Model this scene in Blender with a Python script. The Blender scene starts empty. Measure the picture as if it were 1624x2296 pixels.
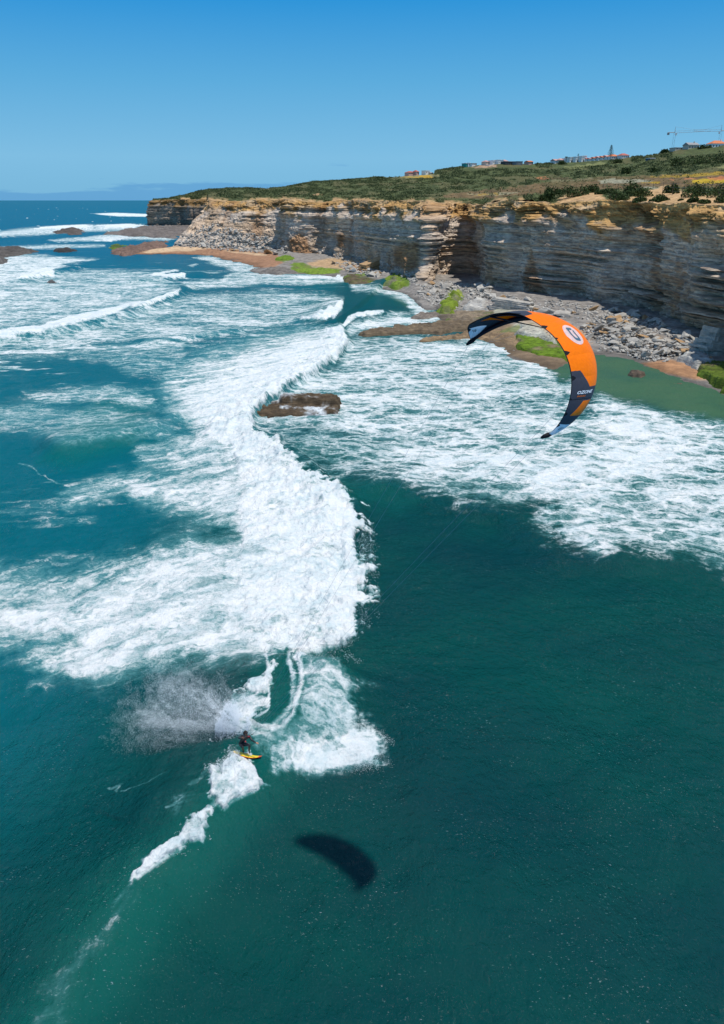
import bpy, bmesh, math, random
import numpy as np
from mathutils import Vector, Matrix
R = math.radians
random.seed(7); RNG = np.random.default_rng(7)
SC = bpy.context.scene; COL = SC.collection
# ------------------------------------------------------------------ camera
F = 1702.0; H = 27.5; PITCH = math.atan(699/F)
cam = bpy.data.cameras.new('camera'); camo = bpy.data.objects.new('camera', cam); COL.objects.link(camo)
cam.sensor_fit = 'VERTICAL'; cam.angle = 2*math.atan(1148/F); cam.clip_start = .5; cam.clip_end = 200000
camo.location = (0, 0, H); camo.rotation_euler = (math.pi/2-PITCH, 0, 0); SC.camera = camo
# ------------------------------------------------------------------ sky
SUN_AZ, SUN_EL = -0.506, 1.2734
w = bpy.data.worlds.new('World'); SC.world = w; w.use_nodes = True
nt = w.node_tree; nt.nodes.clear()
def wn(t, **k):
    n = nt.nodes.new(t)
    for a, b in k.items(): setattr(n, a, b)
    return n
sky = wn('ShaderNodeTexSky', sky_type='NISHITA', sun_disc=False)
sky.sun_elevation = SUN_EL; sky.sun_rotation = math.pi/2-SUN_AZ
sky.air_density = 1.25; sky.dust_density = 0.05; sky.ozone_density = 3.0; sky.altitude = 0
bg = wn('ShaderNodeBackground'); bg.inputs[1].default_value = 0.105
out = wn('ShaderNodeOutputWorld')
# low cloud bank far out to sea
tc = wn('ShaderNodeTexCoord'); sep = wn('ShaderNodeSeparateXYZ'); mp = wn('ShaderNodeMapping')
mp.inputs['Scale'].default_value = (3, 3, 32)
cn = wn('ShaderNodeTexNoise'); cn.inputs['Scale'].default_value = 2.2; cn.inputs['Detail'].default_value = 7; cn.inputs['Roughness'].default_value = .6
ad = wn('ShaderNodeMath', operation='SUBTRACT')
zr = wn('ShaderNodeMapRange'); zr.inputs[1].default_value = 0.0; zr.inputs[2].default_value = 0.06; zr.inputs[3].default_value = .36; zr.inputs[4].default_value = .85
cr = wn('ShaderNodeMapRange', interpolation_type='SMOOTHSTEP'); cr.inputs[1].default_value = 0; cr.inputs[2].default_value = .1; cr.inputs[3].default_value = 0; cr.inputs[4].default_value = .5
mx = wn('ShaderNodeMix', data_type='RGBA'); mx.inputs[7].default_value = (.72, 2.75, 5.9, 1)
L = nt.links.new
L(tc.outputs['Generated'], sep.inputs[0]); L(tc.outputs['Generated'], mp.inputs[0]); L(mp.outputs[0], cn.inputs['Vector'])
L(sep.outputs[2], zr.inputs[0]); L(cn.outputs[0], ad.inputs[0]); L(zr.outputs[0], ad.inputs[1]); L(ad.outputs[0], cr.inputs[0])
el = wn('ShaderNodeMapRange'); el.inputs[1].default_value = 0.0; el.inputs[2].default_value = .21
rampn = wn('ShaderNodeValToRGB'); cre = rampn.color_ramp; BGK = 10.3
for i_, (p_, c_) in enumerate(((0, (.15, .425, .66)), (.22, (.18, .465, .71)), (.6, (.09, .375, .67)), (1, (.010, .262, .64)))):
    e_ = cre.elements[i_] if i_ < 2 else cre.elements.new(p_)
    e_.position = p_; e_.color = (c_[0], c_[1], c_[2], 1)
gm = wn('ShaderNodeVectorMath', operation='SCALE'); gm.inputs['Scale'].default_value = BGK
mg = wn('ShaderNodeMix', data_type='RGBA')
fd = wn('ShaderNodeMapRange'); fd.inputs[1].default_value = .25; fd.inputs[2].default_value = .5; fd.inputs[3].default_value = .96; fd.inputs[4].default_value = .0
L(sep.outputs[2], fd.inputs[0]); L(fd.outputs[0], mg.inputs[0])
L(sep.outputs[2], el.inputs[0]); L(el.outputs[0], rampn.inputs[0]); L(rampn.outputs[0], gm.inputs[0])
L(sky.outputs[0], mg.inputs[6]); L(gm.outputs[0], mg.inputs[7]); L(mg.outputs[2], mx.inputs[6]); L(cr.outputs[0], mx.inputs[0]); L(mx.outputs[2], bg.inputs[0]); L(bg.outputs[0], out.inputs[0])
# ------------------------------------------------------------------ sun
sl = bpy.data.lights.new('sun', 'SUN'); sl.energy = 4.0; sl.angle = R(1.1); sl.color = (1, .95, .87)
so = bpy.data.objects.new('sun', sl); COL.objects.link(so)
SD = Vector((math.cos(SUN_AZ)*math.cos(SUN_EL), math.sin(SUN_AZ)*math.cos(SUN_EL), math.sin(SUN_EL)))
so.rotation_euler = SD.to_track_quat('Z', 'Y').to_euler(); so.location = (30, -20, 80)
SC.view_settings.view_transform = 'Standard'; SC.view_settings.look = 'None'; SC.view_settings.exposure = 0.0; SC.view_settings.gamma = 1
# ------------------------------------------------------------------ chart: photo plan coordinates -> ground position
cP, sP = math.cos(PITCH), math.sin(PITCH)
RIGHT = np.array([1., 0, 0]); UP = np.array([0, sP, cP]); FWD = np.array([0, cP, -sP])
def rays(px, py):
    px = np.asarray(px, float); py = np.asarray(py, float)
    return ((px-812)/F)[..., None]*RIGHT + ((1148-py)/F)[..., None]*UP + FWD
def G(px, py, z=0.):                      # point at height z
    r = rays(px, py); t = (z-H)/r[..., 2]
    return r*np.asarray(t)[..., None]+np.array([0, 0, H])
def atY(px, py, Y):
    r = rays(px, py); return r*(np.asarray(Y)/r[..., 1])[..., None]+np.array([0, 0, H])
def atR(px, py, D):                       # point at horizontal distance D
    r = rays(px, py); h = np.hypot(r[..., 0], r[..., 1]); return r*(np.asarray(D)/h)[..., None]+np.array([0, 0, H])
def chart(P):
    q = P-np.array([0, 0, H]); d = np.maximum(q@FWD, 1e-3)
    return 812+F*(q@RIGHT)/d, 1148-F*(q@UP)/d
def sst(a, b, x):
    t = np.clip((x-a)/(b-a), 0, 1); return t*t*(3-2*t)
# ------------------------------------------------------------------ numpy noise
def _h(ix, iy, iz):
    h = (ix.astype(np.int64)*374761393+iy.astype(np.int64)*668265263+iz.astype(np.int64)*2147483647) & 0xffffffff
    h = ((h ^ (h >> 13))*1274126177) & 0xffffffff
    h = ((h ^ (h >> 16))*2246822519) & 0xffffffff
    return ((h ^ (h >> 13)) & 0xffffff)/float(0xffffff)
def vn(x, y, z=0.):
    x, y, z = np.broadcast_arrays(np.asarray(x, float), np.asarray(y, float), np.asarray(z, float))
    ix, iy, iz = np.floor(x), np.floor(y), np.floor(z); fx, fy, fz = x-ix, y-iy, z-iz
    u, v, q = [t*t*t*(t*(t*6-15)+10) for t in (fx, fy, fz)]
    ix, iy, iz = ix.astype(np.int64), iy.astype(np.int64), iz.astype(np.int64)
    def pl(k):
        a = _h(ix, iy, iz+k); b = _h(ix+1, iy, iz+k); c = _h(ix, iy+1, iz+k); d = _h(ix+1, iy+1, iz+k)
        return (a+(b-a)*u)*(1-v)+(c+(d-c)*u)*v
    p0 = pl(0)
    if np.all(fz == 0): return p0
    return p0*(1-q)+pl(1)*q
def fbm(x, y, z=0., o=4, g=.5):
    s = 0; a = 1.; t = 0
    for i in range(o):
        s = s+a*vn(x*2**i+i*17.3, y*2**i-i*9.1, np.asarray(z)*2**i+i*5.7 if np.any(z) else float(i*31)); t += a; a *= g
    return s/t
def pdist(x, y, poly):                    # signed distance, inside positive
    p = np.asarray(poly, float); n = len(p); d = np.full(x.shape, 1e18); ins = np.zeros(x.shape, bool)
    for i in range(n):
        ax, ay = p[i]; bx, by = p[(i+1) % n]; ex, ey = bx-ax, by-ay
        t = np.clip(((x-ax)*ex+(y-ay)*ey)/(ex*ex+ey*ey+1e-12), 0, 1)
        d = np.minimum(d, (x-ax-t*ex)**2+(y-ay-t*ey)**2)
        c = (ay > y) != (by > y)
        ins ^= c & (x < (bx-ax)*(y-ay)/((by-ay) if by != ay else 1e-9)+ax)
    return np.where(ins, 1, -1)*np.sqrt(d)
def pmask(x, y, poly, soft):
    p = np.asarray(poly, float); m = np.zeros(x.shape)
    lo = p.min(0)-soft; hi = p.max(0)+soft
    k = (x > lo[0]) & (x < hi[0]) & (y > lo[1]) & (y < hi[1])
    if k.any(): m[k] = sst(-soft, soft, pdist(x[k], y[k], poly))
    return m
def ldist(x, y, line):                    # distance to a line, sign + to the right of travel, and position along it
    p = np.asarray(line, float); d = np.full(x.shape, 1e18); sg = np.zeros(x.shape); al = np.zeros(x.shape); acc = 0
    for i in range(len(p)-1):
        ax, ay = p[i]; ex, ey = p[i+1]-p[i]; l = math.hypot(ex, ey)
        t = np.clip(((x-ax)*ex+(y-ay)*ey)/(l*l), 0, 1); q = (x-ax-t*ex)**2+(y-ay-t*ey)**2
        k = q < d; d[k] = q[k]; sg[k] = np.sign((x-ax)*ey-(y-ay)*ex)[k]; al[k] = (acc+t*l)[k]; acc += l
    return np.sqrt(d), sg, al/acc
# ------------------------------------------------------------------ mesh helpers
def tag(o, label=None, cat=None, group=None, kind=None):
    for k, v in (('label', label), ('category', cat), ('group', group), ('kind', kind)):
        if v: o[k] = v
    return o
def link(name, me, parent=None, mats=()):
    o = bpy.data.objects.new(name, me); COL.objects.link(o)
    for m in mats: me.materials.append(m)
    if parent: o.parent = parent
    return o
def empty(name, loc, rz=0):
    o = bpy.data.objects.new(name, None); COL.objects.link(o); o.location = loc; o.rotation_euler = (0, 0, rz); o.empty_display_size = .3; return o
def npmesh(name, V, Fc, smooth=True, attrs=None, mi=None):
    V = np.ascontiguousarray(V, np.float32).reshape(-1, 3); Fc = np.ascontiguousarray(Fc, np.int32); n, k = Fc.shape
    me = bpy.data.meshes.new(name); me.vertices.add(len(V)); me.vertices.foreach_set('co', V.ravel())
    me.loops.add(n*k); me.loops.foreach_set('vertex_index', Fc.ravel())
    me.polygons.add(n); me.polygons.foreach_set('loop_start', np.arange(0, n*k, k, dtype=np.int32))
    try: me.polygons.foreach_set('loop_total', np.full(n, k, np.int32))
    except Exception: pass
    me.polygons.foreach_set('use_smooth', np.full(n, smooth))
    if mi is not None: me.polygons.foreach_set('material_index', np.asarray(mi, np.int32))
    for a, c in (attrs or {}).items():
        c = np.asarray(c, np.float32); c4 = np.ones((len(V), 4), np.float32); c4[:, :c.shape[1]] = c
        at = me.attributes.new(a, 'FLOAT_COLOR', 'POINT'); at.data.foreach_set('color', c4.ravel())
    me.update(calc_edges=True); me.validate(); return me
def gridf(nr, nc, keep=None, flip=False):
    i = np.arange((nr-1)*nc).reshape(nr-1, nc)[:, :-1].ravel()
    f = np.stack([i, i+1, i+nc+1, i+nc], 1)
    if flip: f = f[:, ::-1]
    if keep is not None: f = f[keep.ravel()[f].all(1)]
    return f
def compact(V, Fc, A):
    u, inv = np.unique(Fc, return_inverse=True); return V[u], inv.reshape(Fc.shape), {k: a[u] for k, a in A.items()}
class MB:
    def __init__(s): s.bm = bmesh.new()
    def box(s, c, d, rz=0, tilt=None, taper=1.):
        m = Matrix.Translation(c) @ Matrix.Rotation(rz, 4, 'Z')
        if tilt is not None: m = m @ tilt
        vs = [s.bm.verts.new(m @ Vector((x*d[0]/2*(taper if z > 0 else 1), y*d[1]/2*(taper if z > 0 else 1), z*d[2]/2))) for x, y, z in
              ((-1,-1,-1),(1,-1,-1),(1,1,-1),(-1,1,-1),(-1,-1,1),(1,-1,1),(1,1,1),(-1,1,1))]
        for f in ((0,3,2,1),(4,5,6,7),(0,1,5,4),(1,2,6,5),(2,3,7,6),(3,0,4,7)): s.bm.faces.new([vs[i] for i in f])
    def bar(s, a, b, r0, r1=None, n=6):
        a, b = Vector(a), Vector(b); r1 = r0 if r1 is None else r1; q = (b-a).to_track_quat('Z', 'Y')
        ring = lambda p, r: [s.bm.verts.new(p+q @ Vector((r*math.cos(2*math.pi*k/n), r*math.sin(2*math.pi*k/n), 0))) for k in range(n)]
        A, B = ring(a, r0), ring(b, r1)
        for k in range(n): s.bm.faces.new((A[k], A[(k+1) % n], B[(k+1) % n], B[k]))
        s.bm.faces.new(A[::-1]); s.bm.faces.new(B)
    def poly(s, pts, faces):
        vs = [s.bm.verts.new(p) for p in pts]
        for f in faces: s.bm.faces.new([vs[i] for i in f])
    def build(s, name, mat, parent=None, smooth=False):
        me = bpy.data.meshes.new(name); s.bm.to_mesh(me); s.bm.free()
        if smooth: me.polygons.foreach_set('use_smooth', [True]*len(me.polygons))
        return link(name, me, parent, [mat])
# ------------------------------------------------------------------ material helpers
class NT:
    def __init__(s, name):
        s.m = bpy.data.materials.new(name); s.m.use_nodes = True; s.t = s.m.node_tree; s.t.nodes.clear()
        s.o = s.n('ShaderNodeOutputMaterial'); s.b = s.n('ShaderNodeBsdfPrincipled'); s.t.links.new(s.b.outputs[0], s.o.inputs[0])
    def n(s, t, ins=None, **k):
        n = s.t.nodes.new(t)
        for a, b in k.items(): setattr(n, a, b)
        for a, b in (ins or {}).items():
            if isinstance(b, bpy.types.NodeSocket): s.t.links.new(b, n.inputs[a])
            else: n.inputs[a].default_value = b
        return n
    def math(s, op, a, b=0., c=None, clamp=False):
        i = {0: a, 1: b}
        if c is not None: i[2] = c
        return s.n('ShaderNodeMath', i, operation=op, use_clamp=clamp).outputs[0]
    def mr(s, v, a, b, c=0., d=1., smooth=True): return s.n('ShaderNodeMapRange', {0: v, 1: a, 2: b, 3: c, 4: d}, interpolation_type='SMOOTHSTEP' if smooth else 'LINEAR').outputs[0]
    def mix(s, f, a, b, mode='MIX'): return s.n('ShaderNodeMix', {0: f, 6: a, 7: b}, data_type='RGBA', blend_type=mode).outputs[2]
    def pos(s): return s.n('ShaderNodeTexCoord').outputs['Object']
    def noise(s, v, sc, det=4., ro=.5, dist=0.): return s.n('ShaderNodeTexNoise', {'Vector': v, 'Scale': sc, 'Detail': det, 'Roughness': ro, 'Distortion': dist})
    def vmap(s, v, scale=(1, 1, 1), rot=(0, 0, 0)): return s.n('ShaderNodeMapping', {0: v, 'Scale': scale, 'Rotation': rot}).outputs[0]
    def attr(s, name): return s.n('ShaderNodeAttribute', attribute_name=name).outputs['Color']
    def sep(s, c): return s.n('ShaderNodeSeparateColor', {0: c}).outputs
    def bump(s, h, st, dist, nrm=None):
        i = {'Height': h, 'Strength': st, 'Distance': dist}
        if nrm is not None: i['Normal'] = nrm
        return s.n('ShaderNodeBump', i).outputs[0]
    def set(s, **k):
        for a, b in k.items():
            a = {'color': 'Base Color', 'rough': 'Roughness', 'normal': 'Normal', 'ior': 'IOR', 'spec': 'Specular IOR Level', 'metal': 'Metallic', 'alpha': 'Alpha', 'trans': 'Transmission Weight'}[a]
            if isinstance(b, bpy.types.NodeSocket): s.t.links.new(b, s.b.inputs[a])
            else: s.b.inputs[a].default_value = b
        return s.m
def c4(c): return (c[0], c[1], c[2], 1)
def srgb(r, g, b):
    f = lambda v: ((v/255+.055)/1.055)**2.4 if v > 10 else v/255/12.92
    return (f(r), f(g), f(b))
def simple(name, col, rough=.7, var=.15, sc=3., spec=.3):
    m = NT(name); n = m.noise(m.pos(), sc, 5).outputs[0]
    c = m.mix(m.mr(n, .3, .7), c4([v*(1-var) for v in col]), c4([min(v*(1+var), 1) for v in col]))
    return m.set(color=c, rough=rough, spec=spec)
# ================================================================== THE SEA
def z7(*pts): return [(232.7+x*.43, 1425+y*.43) for x, y in pts]
BORE = [(900,600),(752,733),(783,768),(745,800),(700,838),(645,868),(600,900),(558,932),(552,965),(590,985),(640,1010),(690,1045),(715,1080),(770,1108),(802,1140),(812,1190),(822,1250),(828,1325),(812,1370),(792,1425),(752,1462)]
CREST = [(752,1462),(690,1560),(628,1650),(572,1722),(545,1770),(480,1830),(455,1880),(400,1935),(310,1985),(230,2130),(120,2290),(-80,2480)]
SOLID = BORE[1:]+[(690,1478),(600,1468),(560,1440),(520,1390),(480,1330),(470,1260),(520,1200),(480,1140),(520,1080),(470,1010),(430,960),(400,930),(345,880),(360,830),(430,790),(540,755),(660,742)]
FOAM = [  # density, streak, softness, outline
 (.46,.0,14,[(520,960),(640,930),(800,940),(1000,900),(1400,930),(1624,950),(1950,980),(1950,1330),(1624,1300),(1560,1258),(1480,1252),(1400,1232),(1290,1247),(1240,1215),(1195,1170),(1240,1130),(1140,1140),(1050,1135),(960,1103),(880,1080),(800,1078),(730,1088),(690,1040),(590,985)]),
 (.60,.0,10,[(770,760),(900,748),(1050,762),(1110,768),(1160,785),(1225,815),(1288,868),(1290,1000),(1330,900),(1400,905),(1480,920),(1624,952),(1960,1010),(1950,1200),(1500,1190),(1300,1160),(1200,1080),(1000,1070),(900,1040),(820,1000),(700,960),(560,960),(560,930),(640,880),(745,810)]),
 (.70,.0,8,[(1330,890),(1430,912),(1624,952),(1960,1010),(1960,1120),(1624,1080),(1400,1090),(1300,1140),(1100,1100),(1000,1080),(900,1020),(1100,1000),(1290,1010)]),
 (.60,.0,8,[(1240,1130),(1400,1100),(1624,1090),(1950,1130),(1950,1290),(1624,1262),(1560,1240),(1400,1210),(1290,1240),(1240,1205)]),
 (.66,.0,5,[(1040,755),(1110,768),(1160,785),(1225,815),(1288,868),(1284,905),(1200,850),(1120,810),(1000,780)]),
 (.95,1,22,SOLID),
 (.66,1,26,[(600,1475),(430,1500),(300,1532),(200,1520),(70,1540),(60,1500),(0,1490),(-300,1470),(-300,1290),(0,1268),(150,1272),(220,1250),(330,1240),(430,1180),(560,1200),(640,1400)]),
 (.82,1,20,[(600,1465),(420,1480),(300,1500),(120,1530),(70,1500),(180,1440),(20,1430),(-50,1380),(150,1330),(330,1260),(430,1200),(560,1220)]),
 (.76,1,16,[(560,1010),(480,1020),(360,1050),(160,1085),(150,1135),(260,1120),(330,1140),(430,1165),(560,1200)]),
 (.72,1,16,[(520,900),(345,880),(360,940),(420,960),(300,1010),(330,1060),(560,1060)]),
 (.45,.5,10,[(0,975),(100,985),(200,1000),(380,1000),(420,960),(330,930),(200,905),(60,890),(0,900),(-300,905),(-300,985)]),
 (.50,.3,8,[(30,880),(180,862),(330,872),(360,930),(200,905),(80,905)]),
 (.40,.3,6,[(-300,800),(0,795),(200,775),(330,760),(420,780),(430,850),(300,850),(160,800),(0,815)]),
 (.46,.0,5,[(-300,770),(0,760),(100,740),(300,700),(400,660),(600,648),(700,655),(760,668),(750,700),(640,735),(520,750),(400,770),(250,775),(0,800),(-300,800)]),
 (.54,.0,6,[(-300,750),(40,750),(300,715),(340,720),(400,745),(230,775),(0,790),(-300,790)]),
 (.50,.0,4,[(-300,625),(0,625),(100,605),(200,603),(330,605),(410,607),(412,616),(360,632),(400,645),(390,658),(300,690),(0,745),(-300,760)]),
 (.58,.0,3,[(-300,640),(0,632),(200,640),(300,650),(280,680),(0,730),(-300,740)]),
 (.72,.0,3,[(-300,572),(0,578),(60,568),(120,575),(205,583),(165,590),(140,605),(60,625),(0,640),(-300,640)]),
 (.55,.0,2,[(500,610),(640,612),(770,622),(785,632),(700,640),(560,640),(420,650),(400,630),(480,625)]),
 (.62,.0,2.5,[(480,570),(525,585),(570,594),(590,608),(640,613),(700,613),(760,621),(790,633),(740,632),(600,622),(540,612),(470,590),(440,577)]),
 (.80,.0,2,[(690,618),(760,621),(790,633),(745,630),(690,625)]),
 (.68,.0,5,[(785,632),(850,645),(900,655),(930,670),(960,690),(985,705),(1000,716),(960,733),(880,733),(850,738),(820,745),(790,755),(770,740),(860,700),(930,705),(900,680),(860,665),(800,652)]),
 (.85,.0,1.6,[(203,479),(260,477),(335,480),(338,486),(260,485)]),
 (.66,.0,2.2,[(-300,518),(0,518),(80,510),(195,504),(320,503),(340,509),(280,517),(190,520),(100,527),(0,532),(-300,534)]),
 (.9,.0,1.5,[(80,509),(140,505),(195,503),(197,511),(130,514),(90,514)]),
 (.9,.0,1.5,[(205,505),(300,501),(328,506),(300,511),(240,510)]),
 (.72,.0,2,[(235,527),(255,524),(300,529),(390,532),(385,539),(300,537),(230,540),(120,542),(110,539)]),
 (.85,.0,1.5,[(215,538),(250,533),(262,538),(255,542),(228,541)]),
 (.62,.0,2,[(-300,550),(0,553),(85,549),(230,548),(238,553),(150,557),(0,560),(-300,562)]),
 # breaking lips of the smaller waves
 (.97,.2,4,[(-300,770),(-100,755),(0,738),(100,726),(200,702),(305,682),(300,694),(230,716),(100,743),(40,751),(-100,775),(-300,790)]),
 (.9,.2,3,[(295,684),(370,660),(398,643),(392,660),(370,672),(305,693)]),
 (.95,.2,2.5,[(45,617),(140,596),(141,606),(85,622),(45,625)]),
 (.9,.2,2.5,[(325,618),(400,606),(414,608),(410,620),(360,624)]),
 (.95,.2,3,[(690,716),(738,676),(757,677),(752,690),(748,700),(715,722)]),
 (.9,.2,3,[(750,732),(780,712),(840,696),(846,702),(795,724),(755,738)]),
 (.9,.2,2,[(725,624),(735,617),(762,618),(770,626),(748,630)]),
 (.8,.2,2,[(-50,660),(0,652),(30,655),(0,668),(-50,672)]),
 (.7,.2,1.5,[(425,595),(440,592),(445,595),(438,598)]),
 # the rider's wave and wake
 (.92,.5,7,z7((690,600),(750,630),(782,690),(800,770),(770,820),(700,840),(600,880),(560,925),(495,890),(520,780),(570,720),(650,650))),
 (.9,.5,6,z7((500,930),(545,925),(530,1000),(480,1120),(400,1140),(365,1200),(170,1250),(220,1180),(340,1110),(400,1050),(450,980))),
 (.45,.6,7,z7((330,870),(430,880),(400,950),(330,990))),
 (.40,.6,7,z7((300,1090),(400,1020),(420,1060),(330,1110))),
 (.28,.6,14,[(60,2296),(130,2180),(210,2080),(290,2000),(330,1985),(260,2080),(180,2200),(120,2330)]),
 (.55,.2,8,z7((1030,110),(1160,120),(1230,200),(1390,270),(1300,320),(1350,400),(1330,470),(1440,540),(1430,680),(1300,710),(1110,755),(930,720),(850,640),(790,560),(840,500),(930,500),(1010,440),(1050,340))),
 (.8,.2,9,z7((850,560),(1000,570),(1150,560),(1280,490),(1410,520),(1430,670),(1280,690),(1100,740),(940,700),(870,640))),
 (.7,.2,5,z7((1230,380),(1350,400),(1320,440),(1200,430))),
 (.75,.4,7,z7((740,280),(780,330),(770,440),(700,480),(640,470),(600,400),(660,330))),
 (.62,.3,6,z7((740,450),(800,470),(880,490),(900,560),(800,600),(730,560),(690,500))),
 (.9,.3,5,z7((700,240),(800,200),(850,130),(880,170),(850,260),(780,300),(730,310))),
]
TRAILS = [(z7((830,80),(848,170),(850,250),(845,320),(830,375)),6,.74), (z7((960,110),(975,200),(985,290),(980,370),(940,440),(880,485),(800,475),(740,450)),9,.66),
          (z7((1015,110),(1032,200),(1032,270),(1010,370),(975,440),(930,490),(880,490)),9,.82), (z7((850,320),(840,390),(800,430)),4,.6), (z7((740,440),(800,470),(880,492)),5,.9),
          (z7((35,790),(100,765),(70,800)),4,.4), (z7((560,700),(500,760),(440,800)),5,.35), (z7((760,830),(690,860),(620,900)),5,.5), (z7((100,805),(220,780),(320,730)),2.2,.42), (z7((640,760),(560,900),(520,960),(470,1050),(400,1120),(300,1190),(190,1250)),10,.7), (z7((200,1240),(120,1330),(30,1430)),7,.34), ([(300,1985),(262,2050),(215,2110),(150,2200),(95,2296)],10,.26), (z7((310,925),(350,910),(430,880)),4,.4),
          ([(30,1040),(70,1050),(110,1075),(170,1090)],2.5,.42)]
SWELLS = [([(-300,790),(0,752),(100,742),(230,716),(305,694),(400,655),(440,630)],1.5), ([(20,630),(45,625),(140,606),(205,590)],1.3), ([(690,722),(752,694),(757,678),(765,668)],1.5),
          ([(740,738),(795,724),(846,702),(880,690)],1.), ([(250,630),(360,625),(412,618),(460,606)],1.2), ([(-300,535),(0,532),(140,514),(330,506)],1.5), ([(190,486),(335,486)],1.5),
          ([(300,770),(480,745),(560,735)],.8), ([(60,1000),(200,985),(330,960),(420,915)],1.3), ([(730,1090),(880,1085),(1000,1120),(1150,1150),(1260,1240),(1480,1250),(1700,1300)],.7)]
def xy(line, z=0.):
    p = np.array(line, float); return G(p[:, 0], p[:, 1], z)[:, :2]
def smooth_line(p, n):
    for _ in range(3): p = np.concatenate([p[:1], (p[:-1]*.75+p[1:]*.25), (p[:-1]*.25+p[1:]*.75), p[-1:]])[np.argsort(np.concatenate([[0], np.arange(len(p)-1)+.25, np.arange(len(p)-1)+.75, [len(p)]]))]
    return p
def sea_height(X, Y):
    D = np.hypot(X, Y)
    h = .36*(fbm(X/13+Y/60, Y/30-X/80, 0, 3)-.5)*2+.24*(fbm(X/4.2+3, Y/7.5, 0, 3)-.5)*2+.07*(fbm(X/1.3, Y/1.0, 0, 3)-.5)*2
    h *= .35+.65*sst(200, 60, D)+1.2*sst(250, 700, D)
    d, sg, al = ldist(X, Y, xy(BORE, .3)[::-1]); d0 = d*np.where(sg > 0, 1, -1)   # + = ahead of the bore (seen to its right)
    amp = 1.15*sst(0, .12, al)*sst(1, .9, al)
    prof = np.where(d0 > 0, np.exp(-(d0/.9)**2), np.exp(-(d0/7.)**2)*.75+.25*np.exp(-(d0/2.)**2))
    h = h+amp*prof
    d, sg, al = ldist(X, Y, smooth_line(xy(CREST, 1.0)[::-1], 40)); d1 = d*np.where(sg > 0, 1, -1)
    prof = np.where(d1 > 0, np.exp(-(d1/2.6)**2), np.exp(-(d1/5.5)**2))
    h = h+1.8*prof*(.5+.5*sst(.1, .5, al))*sst(0, .1, al)*sst(1., .93, al)
    for ln, a in SWELLS:
        d, sg, al = ldist(X, Y, xy(ln, a*.7)); dd = d*np.where(sg > 0, 1, -1)
        h = h+a*np.where(dd > 0, np.exp(-(dd/2.2)**2), np.exp(-(dd/7)**2))*sst(0, .15, al)*sst(1, .85, al)
    return h, d0, d1
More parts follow.
